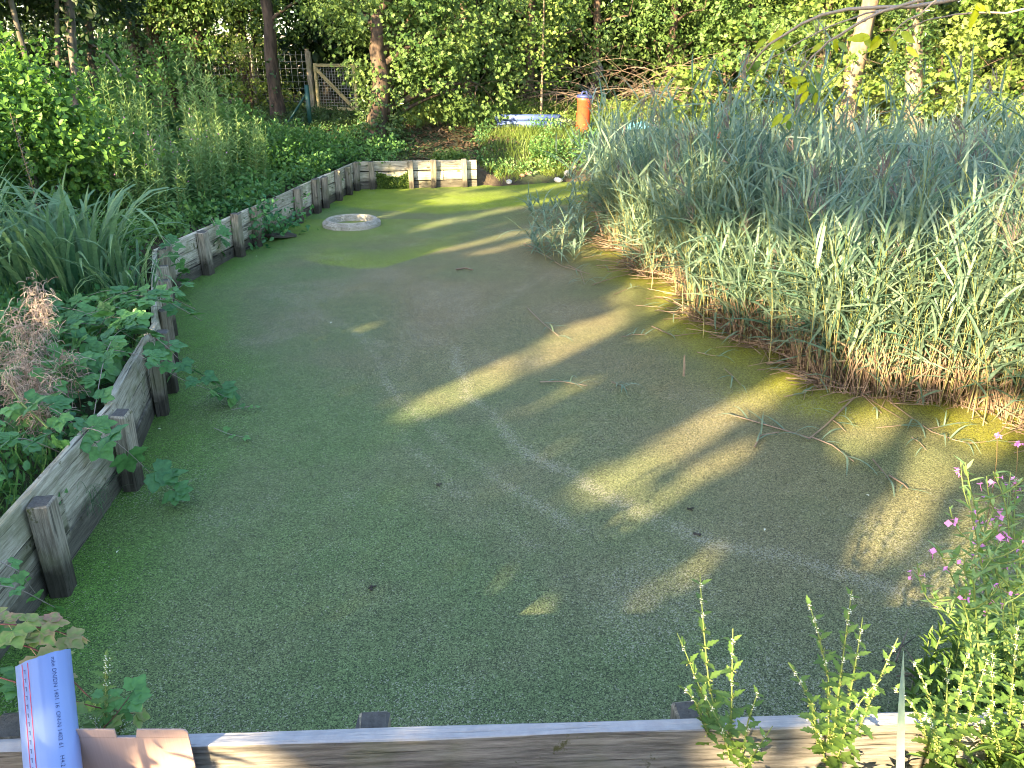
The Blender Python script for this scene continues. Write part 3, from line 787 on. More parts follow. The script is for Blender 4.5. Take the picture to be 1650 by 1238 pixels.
# thicket at the left edge
for (px_, px2, rr, nm) in ((78, 30, .055, 'thin pale stem leaning left in the left thicket'), (85, 72, .07, 'grey stem standing in the left thicket'), (98, 78, .09, 'thickest grey stem in the left thicket'), (55, 45, .05, 'slender stem at the left edge thicket')):
    b_ = un(px_, 160, Y=14.2); t_ = un(px2, 0, Y=14.2); sl = (t_[0] - b_[0]) / (t_[2] - b_[2])
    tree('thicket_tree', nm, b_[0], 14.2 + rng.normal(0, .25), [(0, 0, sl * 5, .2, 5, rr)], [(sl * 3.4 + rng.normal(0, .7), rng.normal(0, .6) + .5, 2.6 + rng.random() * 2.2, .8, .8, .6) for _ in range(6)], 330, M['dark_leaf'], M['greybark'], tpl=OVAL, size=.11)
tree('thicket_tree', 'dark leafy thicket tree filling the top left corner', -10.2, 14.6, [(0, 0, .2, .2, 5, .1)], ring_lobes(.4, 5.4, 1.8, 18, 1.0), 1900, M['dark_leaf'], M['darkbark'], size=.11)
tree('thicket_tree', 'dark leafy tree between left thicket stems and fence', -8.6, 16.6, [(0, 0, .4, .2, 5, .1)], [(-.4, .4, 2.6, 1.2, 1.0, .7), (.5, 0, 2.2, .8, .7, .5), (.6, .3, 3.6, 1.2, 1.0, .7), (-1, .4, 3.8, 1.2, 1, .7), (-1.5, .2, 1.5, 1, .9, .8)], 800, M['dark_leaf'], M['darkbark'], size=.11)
# curved bare stem
b_ = un(193, 172, Y=16.5)
st = thing('bare_sapling', 'bare curved grey stem rising from the undergrowth below the fence', 'sapling', (b_[0], 16.5, hz(b_[0], 16.5)))
P = np.array([un(px_, py_, Y=16.5) for px_, py_ in ((193, 178), (194, 160), (199, 145), (192, 115), (175, 92), (160, 80), (140, 66))]) - np.array((b_[0], 16.5, hz(b_[0], 16.5)))
V, F = tube(P, np.linspace(.04, .02, 7), 6); MB().add(V, F).build('stem', M['greystem'], st, smooth=True)
mb = MB(); sprays(mb, np.repeat(P[-2:], 4, 0), rvec(8), OVAL, 4, .3, .16); mb.build('foliage', M['herb_far'], st)
b_ = un(872, 186, Y=20.0)
st = thing('slim_sapling', 'slim straight sapling standing left of the orange pipe', 'sapling', (b_[0], 20.0, hz(b_[0], 20)))
V, F = tube(wobble((0, 0, 0), (.05, 0, 3.6), 8, .01), np.linspace(.035, .02, 8), 6); MB().add(V, F).build('trunk', M['palebark'], st, smooth=True)
mb = MB(); k_ = 150; s_ = 1.0 + 2.4 * rng.random(k_); dd = nrm(rng.normal(0, 1, (k_, 3)) * np.array([1, 1, .3]))
sprays(mb, np.stack([s_ * 0, s_ * 0, s_], 1) + dd * .5 * rng.random((k_, 1)), dd, LOBED, 7, .5, .09); mb.build('crown', M['maple_y'], st)

# ------------------------------------------------------------------ fence, gate, green post
def fence(label, p0, p1, h, nposts, cell):
    p0 = np.array(p0); p1 = np.array(p1); L = np.hypot(*(p1 - p0)); z0 = hz(*p0)
    root = thing('wire_fence', label, 'fence', (p0[0], p0[1], z0)); root.rotation_euler = (0, 0, math.atan2(*(p1 - p0)[::-1]))
    mb = MB()
    for i in range(int(L / cell) + 1): mb.add(*box((i * cell, 0, h / 2), (.007, .007, h)))
    for k in range(int(h / cell) + 1): mb.add(*box((L / 2, .011, k * cell), (L, .007, .007)))
    mb.build('wire_mesh', M['wire'], root)
    for i in range(nposts): ob('post', bevel_box('post', (.09, .09, h + .12), M['post'], .01), root).location = (i * L / (nposts - 1), .07, h / 2)
fence('square wire mesh fence running behind the trunks at upper left', (-15.5, 24.6), (un(505, 150, Y=22.4)[0] - .1, 22.4), 1.45, 7, .17)
g0 = un(513, 178, Y=21.6); g1 = un(578, 184, Y=21.0)
L = float(np.hypot(g1[0] - g0[0], g1[1] - g0[1])); gz_ = hz(g0[0], g0[1]) + .05
gate = thing('wooden_gate', 'pale wooden gate with diagonal brace and wire mesh', 'gate', (g0[0], g0[1], gz_)); gate.rotation_euler = (0, 0, math.atan2(g1[1] - g0[1], g1[0] - g0[0]))
GH = 1.12
for nm, c_, s_ in (('rail', (L / 2, 0, GH), (L, .05, .08)), ('rail', (L / 2, 0, .06), (L, .05, .08)), ('stile', (.03, -.004, GH / 2), (.08, .055, GH + .1)), ('stile', (L - .03, -.004, GH / 2), (.09, .055, GH + .1))):
    ob(nm, bevel_box(nm, s_, M['gatewood'], .006), gate).location = c_
br_ = ob('brace', bevel_box('brace', (math.hypot(L - .15, GH - .15), .045, .09), M['gatewood'], .006), gate); br_.location = (L / 2, -.045, GH / 2); br_.rotation_euler = (0, math.atan2(GH - .15, L - .15), 0)
mb = MB()
for i in range(1, int(L / .09)): mb.add(*box((i * .09, .035, GH / 2), (.008, .008, GH)))
for i in range(1, int(GH / .07)): mb.add(*box((L / 2, .043, i * .07), (L, .008, .008)))
mb.build('wire_mesh', M['wire'], gate)
gp = ob('gate_post', bevel_box('gate_post', (.13, .13, 1.5), M['post'], .01)); gp.location = (g0[0] - .14, g0[1] + .03, gz_ + .7)
tag(gp, 'rough wooden post carrying the gate on its left', 'post')
b_ = un(500, 200, Y=18.6)
zz = hz(b_[0], 18.6)
gpst = thing('green_metal_post', 'dark green metal post with slanting brace, left of the gate', 'post', (b_[0], 18.6, zz))
mb = MB(); mb.add(*box((0, 0, .42), (.09, .07, 1.05))); mb.build('upright', M['greenpost'], gpst)
V, F = tube([(-.03, .03, .75), (-.62, .05, .0)], .028, 6); MB().add(V, F).build('brace', M['greenpost'], gpst)

# ------------------------------------------------------------------ pipes, orange pipe, brush pile
def pipe_mesh(r, L, wall=.008, k=24):
    V = []; F = []
    a = np.linspace(0, 2 * np.pi, k, endpoint=False)
    for x_, rr in ((0, r), (L, r), (L, r - wall), (0, r - wall)):
        V.append(np.stack([np.full(k, x_), rr * np.cos(a), rr * np.sin(a)], 1))
    for i in range(4):
        j = (i + 1) % 4
        for m_ in range(k): F.append((i * k + m_, i * k + (m_ + 1) % k, j * k + (m_ + 1) % k, j * k + m_))
    return np.concatenate(V), np.array(F)
P0 = un(803, 206, .72); yb = 19.2
zb = hz(.6, yb)
V, F = pipe_mesh(.075, 1.55)
pm = MB().add(V, F).mesh('pipe', M['farpipe'], smooth=True)
lay = [(-.36, yb, .075, 0, 'lowest front'), (-.33, yb + .17, .075, .02, 'lowest middle'), (-.30, yb + .34, .075, -.02, 'lowest back'), (-.42, yb + .09, .21, .015, 'upper front'), (-.38, yb + .26, .21, -.01, 'upper back')]
for (x_, y_, z_, r_, nm) in lay:
    o = ob('drain_pipe', pm); o.location = (x_, y_, zb + z_ + .06); o.rotation_euler = (0, .0, r_)
    tag(o, nm + ' blue grey drain pipe of the stack on the far bank', 'pipe', 'stack of blue grey pipes')
bl = ob('timber_block', bevel_box('timber_block', (.45, .12, .09), M['post'], .01)); bl.location = (1.0, yb - .02, zb + .03); tag(bl, 'short timber block under the right end of the stacked pipes', 'block')
bk = ob('black_board', bevel_box('black_board', (.62, .5, .03), M['black'], .004)); bk.location = (1.45, yb + .12, zb + .17); bk.rotation_euler = (.1, .34, .05)
tag(bk, 'thin black board leaning at the right end of the grey pipes', 'board')
ox, oy = un(938, 208, Y=19.0)[0], 19.0
oz = hz(ox, oy) - .02
orp = thing('orange_pipe', 'upright orange plastic pipe with blue cap on the far bank', 'pipe', (ox, oy, oz)); orp.rotation_euler = (0, R(3), 0)
prof = [(.165, 0), (.165, .72), (.185, .735), (.185, .80), (.17, .81), (.17, .86)]
def lathe(prof, k=28):
    V = []; F = []
    a = np.linspace(0, 2 * np.pi, k, endpoint=False)
    for r_, z_ in prof: V.append(np.stack([r_ * np.cos(a), r_ * np.sin(a), np.full(k, z_)], 1))
    for i in range(len(prof) - 1):
        for m_ in range(k): F.append((i * k + m_, i * k + (m_ + 1) % k, (i + 1) * k + (m_ + 1) % k, (i + 1) * k + m_))
    return np.concatenate(V), np.array(F)
MB().add(*lathe(prof)).build('body', M['orange'], orp, smooth=True)
capo = MB().add(*lathe([(.172, .79), (.20, .80), (.20, .85), (.16, .87), (0.001, .88)])).build('cap', M['bluecap'], orp, smooth=True)
mb = MB()
for i in range(5):
    a = i * 1.26; V, F = tube(bez((.11 * math.cos(a), .11 * math.sin(a), .86), (.1 * math.cos(a), .1 * math.sin(a), .97), (0, 0, .93), 5), .018, 5); mb.add(V, F)
mb.build('rib', M['bluecap'], capo)

# brush pile
bp_ = thing('brush_pile', 'heap of bare dead branches under the hedge', 'brush pile', (2.9, 21.0, hz(2.9, 21.0)))
def branch_mesh(L, r):
    mb = MB(); P = bez((0, 0, 0), (L * .5, rng.normal(0, .15) * L, L * (.18 + .12 * rng.random())), (L, rng.normal(0, .1) * L, -.05 * L), 8)
    V, F = tube(P, np.linspace(r, r * .3, 8), 5); mb.add(V, F)
    for _ in range(7):
        k = rng.integers(2, 7); d = nrm(P[min(7, k + 1)] - P[k] + rng.normal(0, .7, 3) * np.linalg.norm(P[1] - P[0])); e = P[k] + d * L * (.15 + .25 * rng.random())
        V, F = tube(limb(P[k], e, .08, 4), np.linspace(r * .4, r * .15, 4), 3); mb.add(V, F)
    return mb.mesh('branch', M['twig'])
bms = [branch_mesh(1.5 + .2 * i, .015 - .001 * i) for i in range(7)]
for i in range(52):
    o = ob('branch', bms[i % 7], bp_)
    sx = rng.choice([-1, 1])
    o.location = (rng.uniform(-2.3, 2.1) - .5 * sx, rng.normal(0, .45), abs(rng.normal(.12, .25)) + .5 * max(0, rng.normal(.3, .4)))
    o.rotation_euler = (rng.normal(0, .5), rng.normal(-.08, .16), (0 if sx > 0 else math.pi) + rng.normal(0, .45))

# stones, tarp, small rubbish
def stone(x, y, s, label, mat='stone'):
    bm = bmesh.new(); bmesh.ops.create_icosphere(bm, subdivisions=2, radius=1)
    for v in bm.verts: v.co = Vector((v.co.x * s[0], v.co.y * s[1], v.co.z * s[2])) * (1 + .25 * (rng.random() - .5))
    me = bpy.data.meshes.new('stone'); bm.to_mesh(me); bm.free(); me.materials.append(M[mat])
    o = ob('stone', me); o.location = (x, y, max(.02, hz(x, y)) + s[2] * .4); o.rotation_euler = (0, 0, rng.random() * 6); tag(o, label, 'stone')
p = un(820, 297); stone(p[0], 16.12, (.07, .05, .05), 'small white stone at the far shore right of the plank wall')
p = un(898, 292); stone(p[0], 16.5, (.11, .07, .06), 'larger pale stone at the far shore near the reeds')
p = un(905, 280); stone(p[0] + .05, 16.75, (.08, .07, .07), 'pale stone above the larger stone on the far shore')
for i, (px_, py_) in enumerate(((852, 294), (842, 296), (925, 288), (938, 284))):
    p = un(px_, py_); stone(p[0], p[1] + .15, (.09, .06, .04), ['brown stone at the far shore, just right of the small white one', 'flat brown stone beside the white stone', 'brown stone at the left foot of the reeds', 'brown stone nearest the reeds on the far shore'][i], 'brick')
mb = MB(); gx, gy = np.meshgrid(np.linspace(-.5, .5, 12), np.linspace(-.3, .3, 8))
mb.add(np.stack([gx, gy,   .22 * np.exp(-(gx ** 2 * 6 + gy ** 2 * 10)) + .12 * vnoise(gx * 8, gy * 8)], -1), gridfaces(12, 8))
o = mb.build('tarpaulin', M['tarp'], smooth=True); o.location = (un(1030, 195, Y=18.6)[0], 18.6, hz(3.2, 18.6) + .02); tag(o, 'crumpled bright blue tarpaulin half hidden behind the reeds', 'tarpaulin')
o = ob('orange_marker', bevel_box('orange_marker', (.12, .04, .3), M['orange'], .01)); p = un(1160, 197, Y=18.0); o.location = (p[0], 18.0, p[2]); 
o.scale.z = 1.0; o.location.z = hz(p[0], 18.0) + .15; o.scale.z = max(1, (p[2] + .1 - hz(p[0], 18.0)) / .3); o.location.z = hz(p[0], 18.0) + .15 * o.scale.z
tag(o, 'small orange marker board standing behind the reed tops', 'marker')

# ------------------------------------------------------------------ reed bed
FR = np.array(REEDFRONT)
def front_x(y): return np.interp(y, FR[::-1, 1], FR[::-1, 0])
def reeds(mb_s, mb_l, mb_p, base, h, lean, nleaf, lo=.32, plume_p=.12, lsz=(.26, .50)):
    n = len(base); S = np.array([0, .25, .5, .75, 1.0])
    P = base[:, None, :] + np.stack([lean[:, 0:1] * S ** 1.7 * h[:, None], lean[:, 1:2] * S ** 1.7 * h[:, None], S[None] * h[:, None]], -1)
    r = .0045 * (1.15 - S * .75)
    a = np.array([0, 2.094, 4.189]); ringv = np.stack([np.cos(a), np.sin(a), a * 0], -1)
    V = P[:, :, None, :] + ringv[None, None] * r[None, :, None, None]
    k = 15
    F0 = np.array([(i * 3 + j, i * 3 + (j + 1) % 3, (i + 1) * 3 + (j + 1) % 3, (i + 1) * 3 + j) for i in range(4) for j in range(3)])
    F = (F0[None] + (np.arange(n) * k)[:, None, None]).reshape(-1, 4)
    c = np.clip((1 - S)[None, :] * 1.1 + rng.normal(0, .15, (n, 1)), 0, 1)
    mb_s.add(V.reshape(-1, 3), F, np.repeat(c.ravel(), 3))
    s = lo + (1 - lo) * (np.arange(nleaf)[None, :] + rng.random((n, nleaf))) / nleaf
    pos = np.stack([base[:, 0:1] + lean[:, 0:1] * s ** 1.7 * h[:, None], base[:, 1:2] + lean[:, 1:2] * s ** 1.7 * h[:, None], base[:, 2:3] + s * h[:, None]], -1)
    az = (rng.random(n) * 6.28)[:, None] + np.arange(nleaf)[None] * 3.14 + rng.normal(0, .7, (n, nleaf))
    el = rng.normal(.62, .38, (n, nleaf)) + .25 * (s - .6)
    d = np.stack([np.cos(az) * np.cos(el), np.sin(az) * np.cos(el), np.sin(el)], -1)
    up = np.stack([-np.cos(az) * .5, -np.sin(az) * .5, np.ones_like(az)], -1) + rng.normal(0, .35, d.shape)
    L = rng.uniform(lsz[0], lsz[1], (n, nleaf)) * (1.1 - .35 * np.abs(s - .7))
    cc = np.clip(rng.random((n, 1)) * .6 + rng.normal(.2, .2, (n, nleaf)), 0, 1)
    scatter(mb_l, BLADE, pos.reshape(-1, 3), d.reshape(-1, 3), up.reshape(-1, 3), L.ravel(), cc.ravel())
    m_ = rng.random(n) < plume_p; tip = P[m_, -1]
    if len(tip):
        q = np.repeat(tip, 14, 0) + rng.normal(0, .012, (len(tip) * 14, 3)) + np.array([0, 0, 1]) * (rng.random((len(tip) * 14, 1)) * .16 - .04)
        d2 = np.repeat(nrm(lean[m_] @ np.eye(2, 3) * 2 + np.array([0, 0, 1])), 14, 0) + rng.normal(0, .28, (len(q), 3))
        scatter(mb_p, BLADE, q, d2, rvec(len(q)), .15, rng.random(len(q)))

def bed_points(n, depth=None):
    out = []
    while sum(map(len, out)) < n:
        y = rng.uniform(3.6, 16.9, 4 * n); fx = front_x(y) + .45 * (vnoise(y * 1.6, y * 0) - .5) + .25 * (vnoise(y * 5, y * 0 + 4) - .5)
        if depth is None: x = fx + rng.random(len(y)) ** 1.25 * (.75 * y + 1.2 - fx).clip(1)
        else: x = fx + rng.random(len(y)) ** 1.3 * depth
        k = (x > fx) & (x < .75 * y + 1.4)
        # leave out the corner hidden behind the right-hand bank
        k &= ~((y < 4.4) & (x < 4.2))
        out.append(np.stack([x[k], y[k], np.full(k.sum(), -.05)], 1))
    return np.concatenate(out)[:n]

bed_root = thing('reed_bed', 'dense bed of tall blue green reeds filling the right of the pond', 'reed bed', (4.2, 9, 0))
org = np.array((4.2, 9, 0))
def reedheight(b): return np.interp(b[:, 1], [3.5, 6, 9, 12, 17], [1.50, 1.65, 1.80, 1.42, .95]) * (.62 + .62 * vnoise(b[:, 0] * .75, b[:, 1] * .75)) * np.where(rng.random(len(b)) < .12, rng.uniform(1.15, 1.4, len(b)), rng.uniform(.68, 1.05, len(b)))
s_, l_, p_ = MB(), MB(), MB()
b = bed_points(3900); edge_d = b[:, 0] - front_x(b[:, 1])
h = reedheight(b)
lean = np.stack([rng.normal(-.05, .16, len(b)) - .12 * np.exp(-edge_d / .5), rng.normal(0, .16, len(b)) - .10 * np.exp(-edge_d / .5)], 1)
reeds(s_, l_, p_, b - org, h, lean, 13, .26, .16)
b = bed_points(1500, 1.0); h = reedheight(b) * rng.uniform(.55, 1.0, len(b))
lean = np.stack([rng.normal(-.10, .16, len(b)), rng.normal(-.08, .15, len(b))], 1)
reeds(s_, l_, p_, b - org, h, lean, 13, .12, .03)
for mb_, nm, mt in ((s_, 'stems', 'reedstem'), (l_, 'leaves', 'reed'), (p_, 'plumes', 'plume')):
    tag(mb_.build(nm, M[mt], bed_root), kind='stuff')
# dead straw at the foot of the bed
mb = MB(); n_ = 4200
b = bed_points(n_ * 2, .8); b[:, 2] = 0; wgt = np.interp(b[:, 1], [4, 5.2, 6.8, 7.4, 8.5, 17], [.35, .8, 1, .5, .25, .25]); b = b[rng.random(len(b)) < wgt]; n_ = len(b)
hh = rng.uniform(.2, .68, n_) * (1 - .3 * rng.random(n_)); dd = nrm(np.stack([rng.normal(-.10, .26, n_), rng.normal(-.06, .26, n_), np.ones(n_)], 1))
V3 = np.array([(0, .004, 0), (0, -.004, 0), (1, -.003, 0), (1, .003, 0)])
def sticks(mb, base, d, L, wd, c):
    n = len(base); side = nrm(np.cross(d, np.array([.3, -.9, .25]) + rng.normal(0, .3, (n, 3))))
    e = base + d * np.asarray(L)[:, None]
    V = np.stack([base - side * wd, base + side * wd, e + side * wd * .8, e - side * wd * .8], 1).reshape(-1, 3)
    s2 = nrm(np.cross(d, side))
    V2 = np.stack([base - s2 * wd, base + s2 * wd, e + s2 * wd * .8, e - s2 * wd * .8], 1).reshape(-1, 3)
    F = (np.array([[0, 1, 2, 3]])[None] + (np.arange(n) * 4)[:, None, None]).reshape(-1, 4)
    mb.add(V, F, np.repeat(c, 4)); mb.add(V2, F, np.repeat(c, 4))
sticks(mb, b - org, dd, hh, .0042, rng.random(n_))
# flattened straw lying on the water's edge
n2 = 1100; b2 = bed_points(n2, .35); b2[:, 0] -= .12 * rng.random(n2); b2[:, 2] = .008 + .10 * rng.random(n2) ** 2
az = rng.normal(3.6, .9, n2); d2 = nrm(np.stack([np.cos(az), np.sin(az), rng.normal(.08, .16, n2)], 1)); d2[:, 2] = np.abs(d2[:, 2])
sticks(mb, b2 - org, d2, rng.uniform(.12, .5, n2), .004, rng.random(n2))
n3 = 2600; b3 = bed_points(n3, .8); b3[:, 2] = rng.uniform(.0, .5, n3)
az = rng.random(n3) * 6.28; d3 = np.stack([np.cos(az), np.sin(az), rng.normal(-.2, .5, n3)], 1)
scatter(mb, BLADE, b3 - org, d3, rvec(n3) + np.array([0, 0, 1]), rng.uniform(.12, .3, n3), rng.random(n3))
tag(mb.build('dead_straw', M['straw'], bed_root), 'tan dead stalks at the foot of the reeds', kind='stuff')

# single reeds standing free at the front edge: stem and every leaf a piece
leaf_r = []
for i in range(6):
    mb = MB(); L = .26 + .03 * i; S = np.linspace(0, 1, 6); P = np.stack([S * L, 0 * S, .10 * L * np.sin(S * 2.4) - .22 * L * S ** 3 * (i % 3)], 1)
    wd = .012 * np.array([.7, 1, .95, .8, .5, .05])
    V = np.stack([P - np.array([0, 1, 0]) * wd[:, None], P, P + np.array([0, 1, 0]) * wd[:, None]], 1); V[:, 1, 2] -= .003
    F = [(k * 3 + j, k * 3 + j + 1, k * 3 + j + 4, k * 3 + j + 3) for k in range(5) for j in range(2)]
    mb.add(V.reshape(-1, 3), F, .35 + .1 * (i % 3)); leaf_r.append(mb.mesh('leaf', M['reed']))
def mat_from(pos, d, up, s):
    x = nrm(d); z = nrm(np.asarray(up) - x * np.dot(up, x)); y = np.cross(z, x)
    m = Matrix.Identity(4)
    for i in range(3): m[i][0], m[i][1], m[i][2], m[i][3] = x[i] * s, y[i] * s, z[i] * s, pos[i]
    return m
def one_reed(base, h, lean, nleaf, label, group, name='reed', lo=.3):
    root = thing(name, label, 'reed', base, group)
    S = np.linspace(0, 1, 6); P = np.stack([lean[0] * S ** 1.7 * h, lean[1] * S ** 1.7 * h, S * h - .03], 1)
    mb = MB(); V, F = tube(P, .0048 * (1.15 - .7 * S), 5); mb.add(V, F, np.repeat(1 - S, 5)); mb.build('stem', M['reedstem'], root)
    az = rng.random() * 6.28
    for i in range(nleaf):
        s = lo + (1 - lo) * (i + rng.random() * .8) / nleaf; a = az + i * 3.14 + rng.normal(0, .5); el = rng.normal(.55, .3)
        pos = [np.interp(s, S, P[:, k]) for k in range(3)]
        ob('leaf', leaf_r[rng.integers(6)], root, mat_from(pos, (math.cos(a) * math.cos(el), math.sin(a) * math.cos(el), math.sin(el)), (-math.cos(a) * .5, -math.sin(a) * .5, 1), rng.uniform(.8, 1.25)))
for i in range(46):
    y = rng.choice(rng.uniform(4.9, 12, 3)); x = front_x(np.array([y]))[0] - abs(rng.normal(.05, .1)) + .05
    one_reed((x, y, 0), rng.uniform(.8, 1.45), (rng.normal(-.22, .15), rng.normal(-.12, .15)), 8, 'green reed standing at the front edge of the reed bed', 'reeds at the front edge of the reed bed')
sparse = [un(875, 400), un(900, 385), un(890, 372), un(915, 402), un(930, 380), un(865, 345), un(918, 352), un(940, 395), un(880, 420), un(945, 360), un(955, 340), un(902, 408), un(925, 330)] + [un(rng.uniform(855, 965), rng.uniform(318, 425)) for _ in range(22)]
for i, p in enumerate(sparse):
    one_reed((p[0], p[1], 0), rng.uniform(.25, .7), (rng.normal(-.3, .3), rng.normal(0, .3)), 11, 'short sparse reed growing out of the duckweed left of the reed bed', 'sparse reeds in open duckweed', lo=.15)

# reed stalks fallen on the duckweed
def fallen(pts, nleaf, label, r=.005, mat='straw', z=.016):
    r = r * 1.05; nleaf = nleaf + 1 if nleaf else 0
    P = np.array([un(px_, py_) for px_, py_ in pts]); P[:, 2] = z + .012 * rng.random(len(P)); o0 = P[0].copy(); o0[2] = 0
    root = thing('fallen_reed', label, 'fallen reed', o0)
    P = P - o0; Q = np.array([[np.interp(s, np.linspace(0, 1, len(P)), P[:, k]) for k in range(3)] for s in np.linspace(0, 1, 7)])
    MB().add(*tube(Q, np.linspace(r, r * .6, 7), 5)).build('stem', M[mat], root)
    for i in range(nleaf):
        k = rng.integers(1, 7); a = rng.random() * 6.28
        t = nrm(Q[min(6, k)] - Q[k - 1]); d = t + np.array([math.cos(a), math.sin(a), 0]) * .9; d[2] = abs(rng.normal(.12, .15))
        ob('leaf', leaf_r[rng.integers(6)], root, mat_from(Q[k], d, (0, 0, 1), rng.uniform(.35, .75)))
FALL = [([(1375, 645), (1330, 690), (1302, 712)], 4, 'bent reed stalk lying across the duckweed below the reed bed', .008),
        ([(1305, 712), (1265, 698), (1205, 680), (1170, 670)], 3, 'long thin reed stalk pointing left from the bent stalk', .006),
        ([(1305, 708), (1340, 722), (1375, 748)], 3, 'fallen reed with a green leaf end, right of the bent stalk', .005),
        ([(870, 620), (905, 618), (945, 626)], 4, 'green reed shoot floating beside the long sunlit streak', .005),
        ([(985, 620), (1000, 625), (1012, 632)], 5, 'small tangle of pale stalks floating in a sunlit patch', .004),
        ([(850, 500), (875, 525), (900, 545)], 5, 'floating reed with pale leaves, upper middle of the pond', .005),
        ([(735, 437), (750, 434), (762, 438)], 0, 'short dark twig floating in the middle of the pond', .012),
        ([(1215, 725), (1225, 705), (1255, 700)], 2, 'curled blue green reed leaf afloat left of the bent stalk', .006),
        ([(1405, 745), (1425, 770), (1440, 790)], 2, 'thin stalk afloat pointing down, far from the reed bed', .005),
        ([(1432, 770), (1455, 785), (1462, 792)], 1, 'short dry reed afloat at the right of the pond', .006),
        ([(1430, 650), (1470, 680), (1500, 700), (1530, 710)], 4, 'long stalk afloat in the yellow sunlit corner by the reeds', .005),
        ([(1350, 655), (1390, 640), (1420, 670)], 3, 'green blade arching onto the water from the reed foot', .005),
        ([(845, 395), (880, 415), (905, 432), (950, 445)], 4, 'fallen reed at the left of the sparse reeds', .006),
        ([(915, 430), (935, 440), (942, 462)], 4, 'small broken reed clump afloat below the sparse reeds', .006),
        ([(955, 462), (990, 450), (1030, 440)], 2, 'dead stalk reaching left from the reed bed', .006),
        ([(1050, 530), (1085, 545), (1130, 540)], 3, 'dry stalk afloat beside the sunlit reed foot', .006),
        ([(1235, 590), (1265, 588), (1300, 592), (1320, 600)], 2, 'arched bundle of straw on the water at the reed foot', .012)]
near = ['a', 'b']
more_f = [((rng.uniform(0, 1)), i) for i in range(16)]
spots_f = [(1180, 612), (1140, 575), (1060, 500), (1010, 470), (985, 430), (960, 415), (1085, 505), (1280, 640), (1350, 690), (1440, 690), (1480, 720), (1520, 690), (1560, 715), (1465, 655), (1240, 600), (1020, 545)]
words_f = ['thin green blade', 'short tan straw', 'bent tan straw', 'pair of tan straws', 'broken green shoot', 'dark wet straw', 'long tan straw', 'small green shoot', 'twisted straw', 'split straw', 'flat green blade', 'slender straw', 'crooked straw', 'leafy scrap', 'bleached straw', 'drifting straw']
for (px_, py_), wd_ in zip(spots_f, words_f):
    a_ = rng.normal(.3, .6); l_f = rng.uniform(14, 38)
    FALL.append(([(px_ - l_f * math.cos(a_), py_ - l_f * .5 * math.sin(a_)), (px_, py_ + rng.normal(0, 2)), (px_ + l_f * math.cos(a_), py_ + l_f * .5 * math.sin(a_))], int(rng.integers(1, 4)), wd_ + ' afloat near the front of the reed bed', .004))
for pts, nl, lb, r_ in FALL: fallen(pts, nl, lb, r_)
for i, (px_, py_, lb) in enumerate(((1113, 822, 'upper of two small dark bits floating in the near right water'), (1124, 862, 'lower of two small dark bits floating in the near right water'), (600, 949, 'tiny dark twig floating near the front of the pond'), (708, 783, 'tiny dark twig floating near the pond centre'))):
    p = un(px_, py_); mb = MB(); 
    for k in range(3):
        a = rng.random() * 3; mb.add(*tube(bez((-.02 * math.cos(a), -.02 * math.sin(a), .006), (0, 0, .014), (.025 * math.cos(a + .6), .025 * math.sin(a + .6), .005), 4), .004, 4))
    o = mb.build('floating_twig', M['darkbark']); o.location = p; tag(o, lb, 'twig')
for px_, py_, lb in ((1232, 857, 'tiny pale petal afloat right of the two dark bits'), (1395, 798, 'tiny white petal afloat right of the leafy stalks'), (535, 521, 'tiny white speck afloat in the middle of the pond'), (188, 893, 'tiny white speck afloat beside the nearest post'), (414, 414, 'tiny white speck afloat below the long wall'), (260, 692, 'tiny white petal afloat by the second post'), (945, 1168, 'small orange leaf afloat by the front wall')):
    p = un(px_, py_); mb = MB(); V, F, c = None, None, None
    a = rng.random() * 6; mb.add([(0, 0, .006), (.012 * math.cos(a), .012 * math.sin(a), .012), (.026 * math.cos(a + .4), .026 * math.sin(a + .4), .007), (.014 * math.cos(a + 1), .014 * math.sin(a + 1), .010)], [(0, 1, 2, 3)], .6)
    o = mb.build('floating_petal', M['orange'] if 'orange' in lb else M['white']); o.location = p; tag(o, lb, 'petal')
# upright dead stalk in the sun
p = un(1102, 606); st = thing('dead_stalk', 'short upright pale stalk standing alone in the sunlit duckweed', 'stalk', p)
MB().add(*tube([(0, 0, -.03), (-.004, 0, .08), (-.012, 0, .19)], [.012, .010, .007], 6), .8).build('stem', M['straw'], st)

